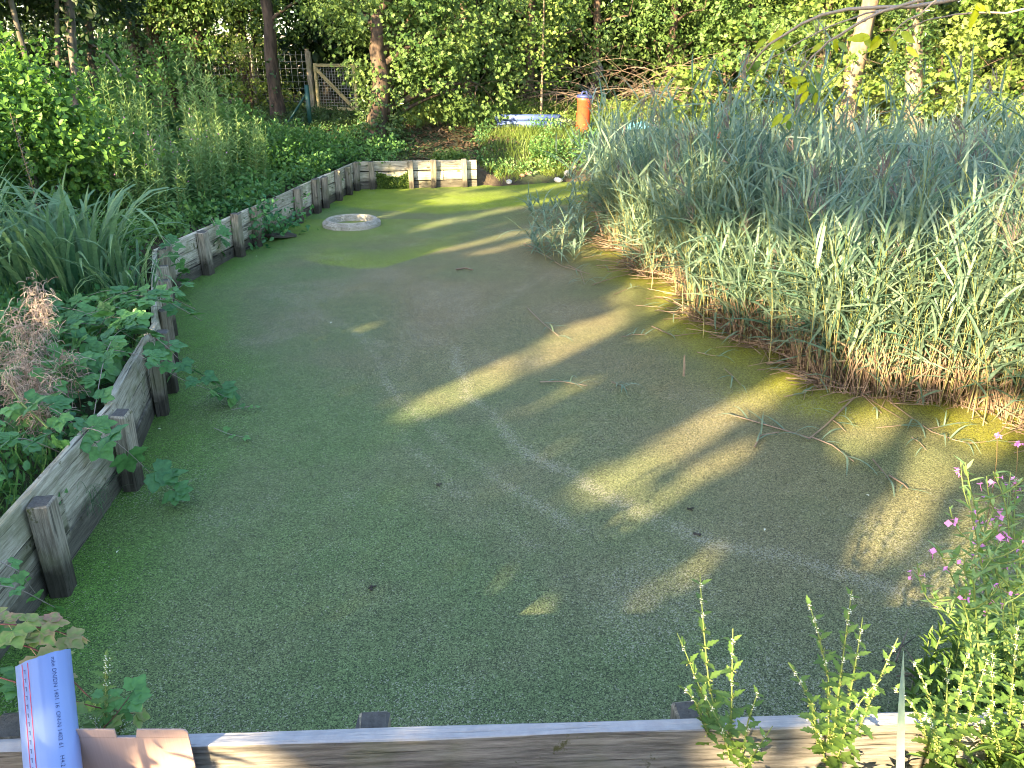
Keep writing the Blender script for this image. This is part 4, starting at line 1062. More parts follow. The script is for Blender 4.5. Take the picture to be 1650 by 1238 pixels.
# ------------------------------------------------------------------ undergrowth and ground cover
def cover(name, label, region, n, tpl, size, mat, hmin, hmax, per=6, slen=.2, filt=None, upb=.9):
    x = rng.uniform(region[0], region[1], n); y = rng.uniform(region[2], region[3], n)
    k = sdist(x, y) < -.14
    if filt is not None: k &= filt(x, y)
    x, y = x[k], y[k]; z = height(x, y) + rng.uniform(hmin, hmax, len(x)) * (.4 + 1.2 * vnoise(x * 1.2, y * 1.2))
    mb = MB(); d = rvec(len(x)); d[:, 2] = np.abs(d[:, 2]) * .7 + .1
    sprays(mb, np.stack([x, y, z], 1), nrm(d), tpl, per, slen, size, cbase=np.clip(vnoise(x * 1.5, y * 1.5) + rng.normal(0, .2, len(x)), 0, 1), upb=upb)
    tag(mb.build(name, M[mat]), label, name.replace('_', ' '), kind='stuff')
def grass(name, label, region, n, hmin, hmax, mat='grass', filt=None, lim=-.1):
    x = rng.uniform(region[0], region[1], n); y = rng.uniform(region[2], region[3], n)
    k = sdist(x, y) < lim
    if filt is not None: k &= filt(x, y)
    k &= vnoise(x * 2.2, y * 2.2) > .25
    x, y = x[k], y[k]; mb = MB(); d = np.stack([rng.normal(0, .45, len(x)), rng.normal(0, .45, len(x)), np.ones(len(x))], 1)
    scatter(mb, BLADE, np.stack([x, y, height(x, y) - .01], 1), d, rvec(len(x)), rng.uniform(hmin, hmax, len(x)), np.clip(vnoise(x * 1.3, y * 1.3) + rng.normal(0, .2, len(x)), 0, 1))
    tag(mb.build(name, M[mat]), label, name.replace('_', ' '), kind='stuff')
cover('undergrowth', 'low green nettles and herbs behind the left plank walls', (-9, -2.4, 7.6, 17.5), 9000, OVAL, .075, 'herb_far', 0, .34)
cover('undergrowth', 'dark low leaves behind the near left plank wall', (-6.5, -2.3, 2, 7.6), 2200, OVAL, .06, 'bramble', 0, .12)
grass('dark_grass', 'dark green grass behind the near left plank wall', (-5.5, -2.35, 2, 7), 11000, .10, .30, 'herb_far')
cover('ground_ivy', 'dark creeping ivy on the shaded slope below the gate', (-7.5, -2.2, 16, 22.5), 4200, OVAL, .06, 'ivy', 0, .08, filt=lambda x, y: vnoise(x * .9, y * .9) + .35 * (x < -3.4) > .45)
grass('bank_grass', 'rough grass on the far bank between wall and reeds', (-.7, 3.6, 16.0, 20.5), 15000, .08, .26, 'grass', lim=.12)
cover('bank_weeds', 'leafy weeds on the far bank below the pipes', (-.8, 3.2, 16.1, 19), 2000, OVAL, .06, 'herb', 0, .22, filt=lambda x, y: vnoise(x * 1.1 + 4, y * 1.1) > .42)
cover('bank_weeds', 'sunlit low weeds along the foot of the hedge', (-2.5, 12, 19.6, 22.5), 3800, OVAL, .065, 'maple_y', 0, .3)
grass('bank_grass', 'sunlit grass at the foot of the hedge', (-2.5, 9, 19, 22), 9000, .1, .3, 'grass')
# bright little plant above the far wall
cover('bank_weeds', 'bright yellow green weed just above the far plank wall', (-1.6, -1.0, 16.15, 16.6), 260, OVAL, .06, 'maple_y', 0, .2, per=8)
x = rng.uniform(-3.8, .2, 5200); y = rng.uniform(16.2, 20, 5200); k = (sdist(x, y) < -.1) & (np.hypot((x + 1.6) / 1.7, (y - 17.9) / 1.5) < .7 + .5 * rng.random(5200)); x, y = x[k], y[k]
mb = MB(); scatter(mb, KITE, np.stack([x, y, height(x, y) + .01 + .03 * rng.random(len(x))], 1), rvec(len(x)) * np.array([1, 1, .3]), rvec(len(x)) * .6 + np.array([0, 0, 1]), rng.uniform(.05, .11, len(x)), rng.random(len(x)))
tag(mb.build('leaf_litter', M['litter']), 'brown leaf litter on the slope above the far wall', 'leaf litter', kind='stuff')
x = rng.uniform(-14, -4, 4500); y = rng.uniform(18, 24, 4500)
mb = MB(); scatter(mb, KITE, np.stack([x, y, height(x, y) + .02], 1), rvec(4500) * np.array([1, 1, .3]), rvec(4500) * .6 + np.array([0, 0, 1]), rng.uniform(.07, .14, 4500), rng.random(4500))
tag(mb.build('leaf_litter', M['litter']), 'brown leaf litter under the trees by the fence', 'leaf litter', kind='stuff')
# dark hedge beyond the fence, below the field
for i, xx in enumerate(np.arange(-24, -3, 2.4)):
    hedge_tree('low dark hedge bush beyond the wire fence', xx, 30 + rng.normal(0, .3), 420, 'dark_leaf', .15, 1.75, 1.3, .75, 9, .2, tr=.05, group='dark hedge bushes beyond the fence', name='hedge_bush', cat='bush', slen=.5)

def clump(name, label, cat, x, y, nst, h, spread, leaf, tpl=LANCE, lsz=.10, per=26, stem='stem', flowers=None, lo=.15, ztop=None, col=None):
    """upright herb clump: stems and leaves in spirals"""
    z0 = hz(x, y); root = thing(name, label, cat, (x, y, z0)); h = h * (1.22 if y > 9 and x < -3.5 else 1)
    sb, lb, fb = MB(), MB(), MB()
    for i in range(nst):
        a = rng.random() * 6.28; r_ = spread * math.sqrt(rng.random()); hh = h * rng.uniform(.65, 1.05) * (1 - .25 * (r_ / spread) ** 2)
        b0 = np.array([r_ * math.cos(a) * .7, r_ * math.sin(a) * .7, 0]); tp = b0 + np.array([math.cos(a) * .25 * r_ + rng.normal(0, .06), math.sin(a) * .25 * r_ + rng.normal(0, .06), hh])
        P = bez(b0, (b0 + tp) / 2 + rng.normal(0, .03, 3), tp, 6); V, F = tube(P, np.linspace(.006, .002, 6), 4); sb.add(V, F)
        s = lo + (1 - lo) * np.sort(rng.random(per)); pos = np.stack([np.interp(s, np.linspace(0, 1, 6), P[:, k]) for k in range(3)], 1)
        az = np.arange(per) * 2.4 + rng.random() * 6; el = .35 + .5 * s + rng.normal(0, .2, per)
        d = np.stack([np.cos(az) * np.cos(el), np.sin(az) * np.cos(el), np.sin(el)], 1)
        scatter(lb, tpl, pos, d, np.stack([-np.cos(az) * .4, -np.sin(az) * .4, np.ones(per)], 1) + rng.normal(0, .2, (per, 3)), lsz * (1.15 - .65 * s) * rng.uniform(.8, 1.2, per), np.clip(.2 + .6 * s + rng.normal(0, .15, per), 0, 1))
        if flowers:
            m_ = 1; q = np.repeat(P[-1:], m_, 0) - np.array([0, 0, 1]) * rng.random((m_, 1)) * .18 + rng.normal(0, .02, (m_, 3))
            scatter(fb, KITE, q, rvec(m_), rvec(m_), .03, rng.random(m_))
    sb.build('stems', M[stem], root); lb.build('foliage', M[leaf], root)
    if flowers: fb.build('flowers', M[flowers], root)
    return root
def shrub(name, label, x, y, lobes, n, leaf, tpl, size, per=8, slen=.3, cat='shrub'):
    tree(name, label, x, y, [(rng.normal(0, .08), rng.normal(0, .08), L[0] * .8, L[1] * .8, L[2], .018) for L in lobes[:4]], lobes, n, M[leaf], M['greystem'], tpl=tpl, size=size, per=per, slen=slen, cat=cat, limbs=False, hole_t=.05)

shrub('hazel_shrub', 'bright green round leaved shrub behind the iris clump, catching the sun', -6.0, 9.7, [(0, 0, 1.35, .5, .5, .5), (.35, -.2, 1.0, .55, .5, .5), (-.45, .1, .95, .5, .5, .5), (.75, .1, .7, .5, .5, .45), (-.05, 0, 1.75, .25, .25, .3), (.45, .1, 1.6, .22, .22, .3)], 760, 'hazel', OVAL, .085)
shrub('hazel_shrub', 'pale green leafy shrub at the left frame edge above the iris', -6.9, 8.6, [(0, 0, 1.2, .55, .5, .5), (.3, -.1, .7, .6, .6, .5), (.1, .1, 1.55, .3, .3, .3), (-.5, 0, .9, .6, .6, .6), (.55, -.3, .9, .4, .4, .4)], 460, 'bramble', OVAL, .10)
for (x, y, n_, h_, sp, mt, lb, fl) in ((-4.75, 9.9, 46, 1.10, .62, 'herb', 'pale willowherb clump behind the long plank wall, nearest the iris', 'pink'), (-4.55, 11.0, 46, 1.15, .65, 'herb', 'fluffy pale willowherb clump in the middle behind the long wall', 'pink'),
                                       (-5.6, 11.4, 40, 1.35, .7, 'herb', 'tall willowherb clump below the wire fence', None), (-6.3, 12.9, 26, 1.75, .6, 'herb_far', 'tall leafy spires below the dark trunks', None), (-5.0, 13.0, 30, 1.75, .65, 'herb', 'tall lit willowherb spires left of the brown ivy trunk', None),
                                       (-4.35, 12.4, 40, 1.1, .6, 'herb', 'dense green herb clump behind the middle of the long wall', None), (-5.9, 10.7, 34, 1.2, .6, 'herb_far', 'dark nettle clump behind the round leaved shrub', None), (-7.4, 11.6, 36, 1.2, .8, 'herb_far', 'shaded nettle clump under the left thicket', None),
                                       (-4.5, 14.2, 34, .95, .65, 'herb_far', 'dark nettle clump near the far corner of the wall', None), (-5.4, 15.0, 34, 1.1, .7, 'herb_far', 'dark nettle clump below the brown ivy trunk', None), (-4.1, 15.7, 24, .75, .5, 'herb_far', 'low nettle clump behind the far wall corner', None), (-6.6, 14.6, 30, 1.3, .7, 'herb_far', 'tall dark nettles under the fence trees', None)):
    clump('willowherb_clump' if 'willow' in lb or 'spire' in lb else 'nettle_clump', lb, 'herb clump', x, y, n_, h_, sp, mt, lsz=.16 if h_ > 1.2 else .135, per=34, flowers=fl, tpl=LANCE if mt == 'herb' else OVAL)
clump('bank_herb', 'leafy herb on the far bank beside the orange pipe', 'herb clump', 2.05, 17.6, 26, .6, .5, 'herb', per=26, lsz=.09)
clump('bank_herb', 'pale flowering herb right of the orange pipe', 'herb clump', 2.5, 18.9, 26, .95, .5, 'maple_y', per=26, lsz=.09)
clump('bank_herb', 'low green herb on the far bank near the stones', 'herb clump', .75, 17.3, 26, .5, .45, 'herb_far', per=22, lsz=.09, tpl=OVAL)
shrub('bank_bramble', 'low bramble bush spilling over the long wall near the ring', -3.75, 10.9, [(0, 0, .3, .4, .4, .25), (.1, .6, .28, .4, .4, .22)], 130, 'bramble', OVAL, .08)
shrub('bank_bramble', 'low green bramble mass at the far corner of the wall', -3.75, 14.8, [(0, 0, .3, .45, .6, .25), (.25, .9, .28, .4, .4, .22), (-.5, -.8, .4, .5, .6, .3)], 260, 'hazel', OVAL, .07)

# ------------------------------------------------------------------ iris clumps: every blade a piece
blades = []
for i in range(8):
    mb = MB(); L = .85 + .05 * i; S = np.linspace(0, 1, 9); bend = .25 + .16 * i
    ang = 1.5 - bend * S ** 2.0 * 1.9; st_ = L / 8; P = np.zeros((9, 3))
    for k in range(1, 9): P[k] = P[k - 1] + st_ * np.array([math.cos(ang[k]), 0, math.sin(ang[k])])
    wd = .015 * np.array([.9, 1, 1, 1, .95, .85, .7, .45, .04])
    V = np.stack([P - np.array([0, 1, 0]) * wd[:, None], P, P + np.array([0, 1, 0]) * wd[:, None]], 1); V[:, 1, 0] -= .004
    F = [(k * 3 + j, k * 3 + j + 1, k * 3 + j + 4, k * 3 + j + 3) for k in range(8) for j in range(2)]
    mb.add(V.reshape(-1, 3), F, np.repeat(np.clip(.15 + .5 * S + .06 * (i % 4), 0, 1), 3)); blades.append(mb.mesh('blade', M['iris'], smooth=True))
def iris(label, x, y, n, spread, s0, s1, dead=4):
    root = thing('iris_clump', label, 'iris clump', (x, y, hz(x, y) - .03))
    for i in range(n):
        a = rng.random() * 6.28; r_ = spread * math.sqrt(rng.random())
        o = ob('blade', blades[rng.integers(8)], root); o.location = (r_ * math.cos(a), r_ * math.sin(a), 0)
        o.rotation_euler = (rng.normal(0, .10), rng.normal(0.02, .10), a + rng.normal(0, .8)); o.scale = (1.2, 1.25, 1) ; s = rng.uniform(s0, s1); o.scale = (s, s * 1.15, s)
iris('large clump of arching dark green iris blades behind the left plank wall', -4.25, 7.0, 150, .55, .95, 1.5)
iris('iris clump at the left frame edge', -5.2, 6.9, 80, .5, .9, 1.4)
iris('small clump of upright iris blades right beside the edge on plank wall', -3.55, 6.75, 40, .25, .5, .85)

# ------------------------------------------------------------------ brambles: stem and leaves as pieces
def leaflet(L, wd, n=6, tooth=.16, c0=.5, cm=.75):
    S = np.linspace(0, 1, n + 1); prof = np.sin(np.pi * S ** .72) ** 1.0
    V = []; c = []; F = []
    for i, s in enumerate(S):
        t = 1 + (tooth if i % 2 else -tooth)
        w_ = wd * prof[i] * t if 0 < i < n else 0
        V += [(s * L, -w_, .10 * w_ - .12 * L * s * s), (s * L, 0, -.10 * w_ - .12 * L * s * s), (s * L, w_, .10 * w_ - .12 * L * s * s)]; c += [c0, cm, c0]
    for i in range(n):
        for j in range(2): F.append((i * 3 + j, (i + 1) * 3 + j, (i + 1) * 3 + j + 1, i * 3 + j + 1))
    return np.array(V), np.array(F), np.array(c)
def rotz(V, a):
    c_, s_ = math.cos(a), math.sin(a); return np.stack([V[:, 0] * c_ - V[:, 1] * s_, V[:, 0] * s_ + V[:, 1] * c_, V[:, 2]], 1)
def compound(mat, k, L=.07, c0=.5, dm=.25):
    mb = MB(); mb.add(*tube([(0, 0, 0), (L * .5, 0, .01)], .0015, 3))
    for a in ([0, 1.15, -1.15] if k == 3 else [0, .75, -.75, 1.7, -1.7]):
        V, F, c = leaflet(L * (1 if a == 0 else .85), L * .37, c0=c0 + rng.normal(0, .08), cm=c0 + dm); V = rotz(V, a); V[:, 0] += L * .45
        mb.add(V, F, c)
    return mb.mesh('leaf', mat)
BR = [compound(M['bramble'], 3, c0=.3), compound(M['bramble'], 5, c0=.45), compound(M['bramble'], 3, c0=.65), compound(M['bramble'], 3, c0=.85)]
BRR = [compound(M['bramble_red'], 3, c0=.3, dm=-.3), compound(M['bramble_red'], 3, c0=.6, dm=-.6), compound(M['bramble_red'], 5, c0=.9, dm=-.7)]
def bramble(label, P, nl, protos, stem, size=1.0, r=.003, sd=.35, name='bramble_shoot'):
    P = np.asarray(P, float); o0 = P[0].copy(); root = thing(name, label, 'bramble', o0); P = P - o0
    t = np.linspace(0, 1, len(P)); tt = np.linspace(0, 1, 14); Q = np.stack([np.interp(tt, t, P[:, k]) for k in range(3)], 1)
    for _ in range(2): Q[1:-1] = (Q[:-2] + Q[1:-1] * 2 + Q[2:]) / 4
    MB().add(*tube(Q, np.linspace(r, r * .5, 14), 5)).build('stem', M[stem], root)
    for i in range(nl):
        s = (i + .7) / nl; pos = np.array([np.interp(s, tt, Q[:, k]) for k in range(3)]); k = min(12, int(s * 13)); T = nrm(Q[k + 1] - Q[k])
        side = np.cross(T, (0, 0, 1)) * (1 if i % 2 else -1)
        d = nrm(T * .5 + side * rng.uniform(.4, 1.0) + np.array([0, 0, rng.normal(.1, .25)])) if i < nl - 1 else T
        ob('leaf', protos[rng.integers(len(protos))], root, mat_from(pos, d, np.array([0, -.35, 1]) + rng.normal(0, .25, 3), size * rng.uniform(.75, 1.25)))
    return root
def pts(*a): return [un(px_, py_, z_) for px_, py_, z_ in a]
bramble('bramble shoot with a big dark leaf reaching from the nearest posts out over the duckweed', pts((120, 690, .55), (160, 690, .62), (215, 735, .35), (250, 772, .12), (280, 790, .10)), 6, BR[:3], 'greystem', 1.75)
bramble('bramble shoot trailing over the short wall onto the water', pts((150, 560, .6), (230, 570, .68), (285, 610, .4), (330, 625, .22), (365, 640, .08)), 10, BR, 'greystem', 1.4)
bramble('bramble shoot with dark leaves hanging beside the short wall', pts((190, 520, .6), (260, 545, .62), (300, 595, .35), (340, 610, .2), (372, 635, .06)), 9, BR[:2], 'greystem', 1.75)
bramble('small bramble tip floating on the duckweed near the wall', pts((345, 690, .03), (370, 700, .05), (395, 705, .03)), 3, BR[2:], 'greystem', .6)
bramble('bramble tip with pale leaves lying on the duckweed', pts((375, 660, .03), (400, 655, .05), (412, 655, .04)), 3, BR[1:], 'greystem', .6)
bramble('bramble arching over the corner of the edge on wall', pts((180, 470, .6), (240, 480, .75), (280, 470, .6), (300, 455, .4)), 9, BR, 'greystem', 1.4)
bramble('bramble hanging down the long wall at its near corner', pts((260, 380, .65), (280, 400, .6), (288, 425, .4), (295, 450, .12)), 10, BR, 'greystem', 1.5)
bramble('bramble climbing the long wall between two posts', pts((340, 350, .6), (352, 370, .5), (356, 390, .3), (350, 410, .1)), 9, BR, 'greystem', 1.5)
bramble('bramble over the loose board by the wall', pts((418, 335, .6), (425, 345, .5), (432, 362, .25), (440, 376, .05)), 8, BR, 'greystem', 1.1)
kinds = ['pale', 'dark', 'leafy', 'long', 'low', 'arching', 'drooping', 'thin', 'broad leaved', 'thorny', 'short', 'spreading', 'tangled', 'lush', 'bright', 'upright']
spots = [(60, 600), (110, 560), (160, 535), (200, 545), (90, 640), (130, 620), (30, 560), (215, 500), (170, 500), (60, 690), (20, 760), (95, 525), (235, 515), (15, 640), (140, 585), (185, 590)]
for kd, (px_, py_) in zip(kinds, spots):
    p = un(px_, py_, .55); d = rng.normal(0, .35, 2)
    bramble(kd + ' bramble shoot in the tangle behind the near left wall', [(p[0] - d[0], p[1] - d[1] + .1, .42), (p[0] - d[0] * .4, p[1] - d[1] * .3, .72), (p[0] + d[0] * .4, p[1] + d[1] * .3, .70), (p[0] + d[0], p[1] + d[1], .50)], 11, BR, 'greystem', 1.45)
for i, (a, b_, lb) in enumerate((((0, 905), (60, 960), 'thin bramble tip in front of the nearest post'), ((-30, 940), (90, 980), 'thin green shoot crossing below the nearest post'))):
    bramble(lb, [un(*a, .50), un((a[0] + b_[0]) / 2, (a[1] + b_[1]) / 2 - 12, .45), un(*b_, .25)], 4, BR[2:], 'greystem', .8)
# reddening bramble at lower left
bramble('reddening bramble spray at the lower left corner, upper shoot', [un(-60, 1010, .75), un(0, 1005, .8), un(60, 1010, .75), un(120, 1025, .65)], 9, BRR[:2], 'redstem', .95, r=.0035)
bramble('red bramble stem with pale green leaves above the blue pipe', [un(-60, 1030, .72), un(20, 1035, .75), un(70, 1050, .7), un(150, 1130, .55)], 7, BRR[:1] + BR[3:], 'redstem', 1.0, r=.004)
bramble('red bramble runner passing behind the blue pipe', [un(-40, 1080, .6), un(60, 1110, .62), un(150, 1140, .6), un(215, 1150, .5)], 7, BRR[:1] + BR[2:3], 'redstem', .9, r=.003)
bramble('young bramble leaves beside the cardboard box', [un(150, 1215, .5), un(160, 1180, .56), un(185, 1155, .6), un(210, 1120, .62)], 7, BRR[:1] + BR[3:], 'redstem', .75, r=.0025)
bramble('small green shoot against the front plank wall', [un(445, 1250, .35), un(452, 1235, .42), un(462, 1225, .46)], 4, BR[3:], 'stem', .5, r=.002)

# ------------------------------------------------------------------ dry seed heads
def seedhead(label, px_, py_, zt, n=16):
    p = un(px_, py_, zt); root = thing('dry_seed_head', label, 'seed head', (p[0], p[1], hz(p[0], p[1])), None); H_ = zt - hz(p[0], p[1])
    mb = MB(); P = bez((0, 0, 0), (.05, 0, H_ * .6), (0, 0, H_), 6); mb.add(*tube(P, np.linspace(.004, .002, 6), 4)); mb.build('stem', M['brownstem'], root)
    fl = MB()
    for i in range(n * 9):
        b0 = np.array([0, 0, H_ - .26 * rng.random()]) + rng.normal(0, .035, 3); d = nrm(rng.normal(0, 1, 3) + np.array([0, 0, .3])); L = rng.uniform(.04, .10)
        V, F = tube(bez(b0, b0 + d * L * .6 + np.array([0, 0, .02]), b0 + d * L + np.array([0, 0, -.03]) + rng.normal(0, .015, 3), 4), .0022, 3); fl.add(V, F, rng.random())
    fl.build('fluff', M['seed'], root)
for lb, a in (('dry pale seed head at the top of the group, left edge', (52, 455, 1.0)), ('sunlit fluffy seed head below the topmost one', (60, 480, .98)), ('broad sunlit seed head at the left', (25, 505, .95)), ('sunlit fluffy seed head right of the broad one', (55, 515, .92)), ('pale seed head low in the left group', (38, 560, .85)),
              ('grey seed head below the sunlit ones', (45, 585, .8)), ('shaded grey seed head right of the group', (105, 570, .8)), ('grey seed fluff at the left edge, lower', (12, 600, .78)), ('grey seed fluff low by the bramble', (30, 625, .72)), ('dim seed head beside the bramble stems', (70, 610, .75)), ('lowest grey seed fluff of the left group', (55, 650, .68)), ('thin grey seed head at far left', (5, 550, .85))):
    seedhead(lb, *a)
o = MB().add(*tube(pts((0, 600, .75), (35, 650, .7), (78, 690, .62)), [.004, .005, .006], 5)).build('cut_stem', M['stem']); tag(o, 'pale cut stem slanting through the brambles at left', 'stem')
# tall dry dock stem at left
p = un(60, 350, .5, None); p = un(58, 330, Y=7.6)
ds = thing('dock_stem', 'tall dry brown dock stem rising from the iris at left', 'stem', (p[0], 7.6, hz(p[0], 7.6)))
mb = MB(); mb.add(*tube([(0, 0, 0), (.01, 0, .8), (-.03, 0, 1.55)], [.006, .005, .003], 5)); mb.build('stem', M['brownstem'], ds)
mb = MB(); q = np.stack([rng.normal(0, .014, 160), rng.normal(0, .014, 160), .6 + .9 * rng.random(160)], 1); scatter(mb, KITE, q, rvec(160), rvec(160), .022, rng.random(160) * .6); mb.build('seeds', M['plume'], ds)
# grass tuft growing out of the near wall at the waterline
gt = thing('grass_tuft', 'thin grass tuft hanging from the near left wall at the waterline', 'grass tuft', un(152, 815, .15))
for i in range(60):
    a = rng.normal(-.3, .9); d = np.array([abs(math.cos(a)), math.sin(a), rng.normal(.25, .4)])
    mbl = blades[rng.integers(3, 8)]; o = ob('blade', mbl, gt, mat_from(rng.normal(0, .05, 3), np.array([math.cos(a), math.sin(a), rng.normal(0, .3)]), (0, 0, 1), rng.uniform(.12, .26)))
    o.scale = (o.scale.x, o.scale.y * .35, o.scale.z)

# ------------------------------------------------------------------ flowering plants in the foreground
def simple_leaf(L, wd, mat, tooth, c0, nm='leaf'):
    V, F, c = leaflet(L, wd, 8, tooth, c0, c0 + .3); return MB().add(V, F, c).mesh(nm, mat)
GL = [simple_leaf(.078, .0165, M['gipsy'], .28, c) for c in (.3, .5, .75)]
WL = [simple_leaf(.065, .009, M['herb'], .06, c) for c in (.35, .55, .85)] + [simple_leaf(.065, .010, M['gipsy'], .06, c) for c in (.6, .95)]
def whorl(mats):
    mb = MB(); q = rng.normal(0, .0045, (16, 3)); scatter(mb, KITE, q, rvec(16), rvec(16), .008, rng.random(16)); return mb.mesh('flower_whorl', M[mats])
WH = [whorl('bud'), whorl('white'), whorl('bud')]
def gipsywort(label, base, tips, sp=.085, Y=1.70, name='gipsywort', z0=.2):
    b0 = np.array(base); root = thing(name, label, 'wildflower', b0)
    tot = 0
    for (via, tip) in tips:
        dy = rng.normal(0, .06)
        P1 = un(*via, Y=Y + dy * .5); P2 = un(*tip, Y=Y + dy)
        P = np.concatenate([bez(b0, (b0 + P1) / 2 + rng.normal(0, .01, 3), P1, 5)[:-1], bez(P1, P1 * .45 + P2 * .55 + (P1 - b0) * .08, P2, 8)]) - b0
        sl = np.concatenate([[0], np.cumsum(np.linalg.norm(np.diff(P, axis=0), axis=1))]); L = sl[-1]
        MB().add(*tube(P, np.linspace(.0032, .0014, len(P)), 5)).build('stem', M['stem'], root)
        s = .10; k = 0
        while s < L - .004 and tot < 290:
            pos = np.array([np.interp(s, sl, P[:, j]) for j in range(3)]); f = s / L
            az = rng.random() * .5 + k * 1.57
            for sd_ in (0, math.pi):
                a = az + sd_; el = .15 + .45 * f + rng.normal(0, .15)
                ob('leaf', GL[rng.integers(3)], root, mat_from(pos, (math.cos(a) * math.cos(el), math.sin(a) * math.cos(el), math.sin(el)), (-math.cos(a) * .4, -math.sin(a) * .4, 1), (1.25 - .85 * f) * rng.uniform(.8, 1.15))); tot += 1
            if f > .25: ob('flower_whorl', WH[1 if (f > .9 or (f > .75 and k % 3 == 0)) else rng.choice([0, 2])], root, mat_from(pos, (1, 0, 0), (0, 0, 1), 1.25 - .5 * f))
            s += sp * (1.1 - .55 * f) * rng.uniform(.85, 1.15); k += 1
gipsywort('tall slender gipsywort with white flower whorls, leftmost on the front wall', un(1180, 1275, .12), [((1142, 1100), (1128, 925)), ((1130, 1115), (1091, 1020)), ((1179, 1140), (1181, 1013)), ((1120, 1130), (1096, 1108)), ((1205, 1165), (1222, 1115)), ((1165, 1180), (1135, 1120)), ((1215, 1215), (1245, 1170))])
gipsywort('bushy sunlit gipsywort in the middle of the front wall', un(1335, 1280, .12), [((1352, 1110), (1373, 950)), ((1335, 1095), (1304, 975)), ((1310, 1140), (1270, 1068)), ((1375, 1090), (1390, 995)), ((1410, 1110), (1447, 1028)), ((1365, 1160), (1420, 1095)), ((1320, 1180), (1290, 1150))], sp=.075)
gipsywort('gipsywort with small white flowers right of the long grass blade', un(1520, 1280, .12), [((1500, 1130), (1471, 1066)), ((1525, 1140), (1527, 1062)), ((1545, 1120), (1562, 1045)), ((1480, 1150), (1440, 1110)), ((1560, 1160), (1592, 1060)), ((1510, 1190), (1490, 1150))], sp=.062)
gipsywort('leafy gipsywort in the lower right corner', un(1620, 1285, .12), [((1600, 1150), (1600, 1040)), ((1630, 1120), (1640, 1000)), ((1580, 1180), (1560, 1110)), ((1640, 1180), (1665, 1080)), ((1610, 1200), (1590, 1140))], sp=.055)
gipsywort('small gipsywort with white flowers between blue pipe and cardboard box', un(172, 1270, .15), [((170, 1140), (171, 1050)), ((190, 1190), (202, 1158)), ((160, 1190), (150, 1150))], sp=.04, Y=1.76)
# great willowherb with pink flowers
def petal_flower():
    mb = MB()
    for k in range(4):
        V, F, c = leaflet(.017, .0085, 4, .02, .4 + .1 * k, .8); V[:, 2] += .5 * V[:, 0]; mb.add(rotz(V, k * 1.57 + .2), F, c)
    mb.add(*tube([(0, 0, 0), (0, 0, -.03)], .0014, 4), .1); return mb.mesh('flower', M['pink'])
PF = petal_flower()
def willowherb(label, base, tips, Y, cap=295):
    b0 = np.array(base); root = thing('great_willowherb', label, 'wildflower', b0); tot = 0
    for (via, tip, br) in tips:
        dy = rng.normal(0, .10)
        P1 = un(*via, Y=Y + dy * .5); P2 = un(*tip, Y=Y + dy)
        P = np.concatenate([bez(b0, (b0 + P1) / 2, P1, 5)[:-1], bez(P1, (P1 + P2) / 2 + rng.normal(0, .02, 3), P2, 7)]) - b0
        segs = [(P, 1.0)]
        for _ in range(br):
            k = rng.integers(5, 10); a = rng.random() * 6.28; e = P[k] + np.array([math.cos(a) * .13, math.sin(a) * .10, .10 + .1 * rng.random()]); segs.append((bez(P[k], P[k] + np.array([math.cos(a) * .08, math.sin(a) * .06, .02]), e, 6), .6))
        for Q, sz in segs:
            sl = np.concatenate([[0], np.cumsum(np.linalg.norm(np.diff(Q, axis=0), axis=1))]); L = sl[-1]
            MB().add(*tube(Q, np.linspace(.004 * sz, .0015, len(Q)), 5)).build('stem', M['stem'], root)
            s = .2 if sz == 1 else .03; k = 0
            while s < L and tot < cap:
                pos = np.array([np.interp(s, sl, Q[:, j]) for j in range(3)]); f = s / L; a = k * 2.4 + rng.random(); el = .35 + .4 * f + rng.normal(0, .2)
                ob('leaf', WL[rng.integers(5)], root, mat_from(pos, (math.cos(a) * math.cos(el), math.sin(a) * math.cos(el), math.sin(el)), (-math.cos(a) * .4, -math.sin(a) * .4, 1), (1.3 - .75 * f) * sz * rng.uniform(.8, 1.3))); tot += 1
                s += .021 * (1.15 - .4 * f); k += 1
            for _ in range(rng.integers(1, 4)):
                a = rng.random() * 6.28; e = Q[-1] + np.array([math.cos(a) * .02, math.sin(a) * .02 - .012, -.05 * rng.random()])
                ob('flower', PF, root, mat_from(e, (math.cos(a + 1.57), math.sin(a + 1.57), 0), (math.cos(a) * .7, math.sin(a) * .7 - .5, .5), rng.uniform(.42, .72)))
willowherb('great willowherb with pink flowers leaning out over the water, right side', un(1590, 1240, .12), [((1560, 1000), (1508, 880), 3), ((1555, 1020), (1500, 955), 3), ((1570, 950), (1535, 905), 3), ((1590, 960), (1560, 800), 3)], 1.95)
willowherb('taller great willowherb with pink flowers at the right frame edge', un(1650, 1230, .12), [((1610, 930), (1555, 745), 3), ((1620, 920), (1600, 760), 3), ((1640, 930), (1640, 770), 3), ((1630, 950), (1580, 860), 3)], 2.1)
willowherb('willowherb mass behind the lower right corner', un(1680, 1180, .12), [((1655, 960), (1650, 850), 3), ((1640, 1000), (1610, 900), 3), ((1640, 1040), (1590, 960), 3), ((1660, 1050), (1645, 950), 3)], 2.0)
cover('undergrowth', 'dense low herbs under the willowherb in the lower right corner', (1.25, 3.4, 1.15, 2.3), 900, LANCE, .09, 'gipsy', 0.05, .32, filt=lambda x, y: x > 1.2 + .3 * (1.9 - y))
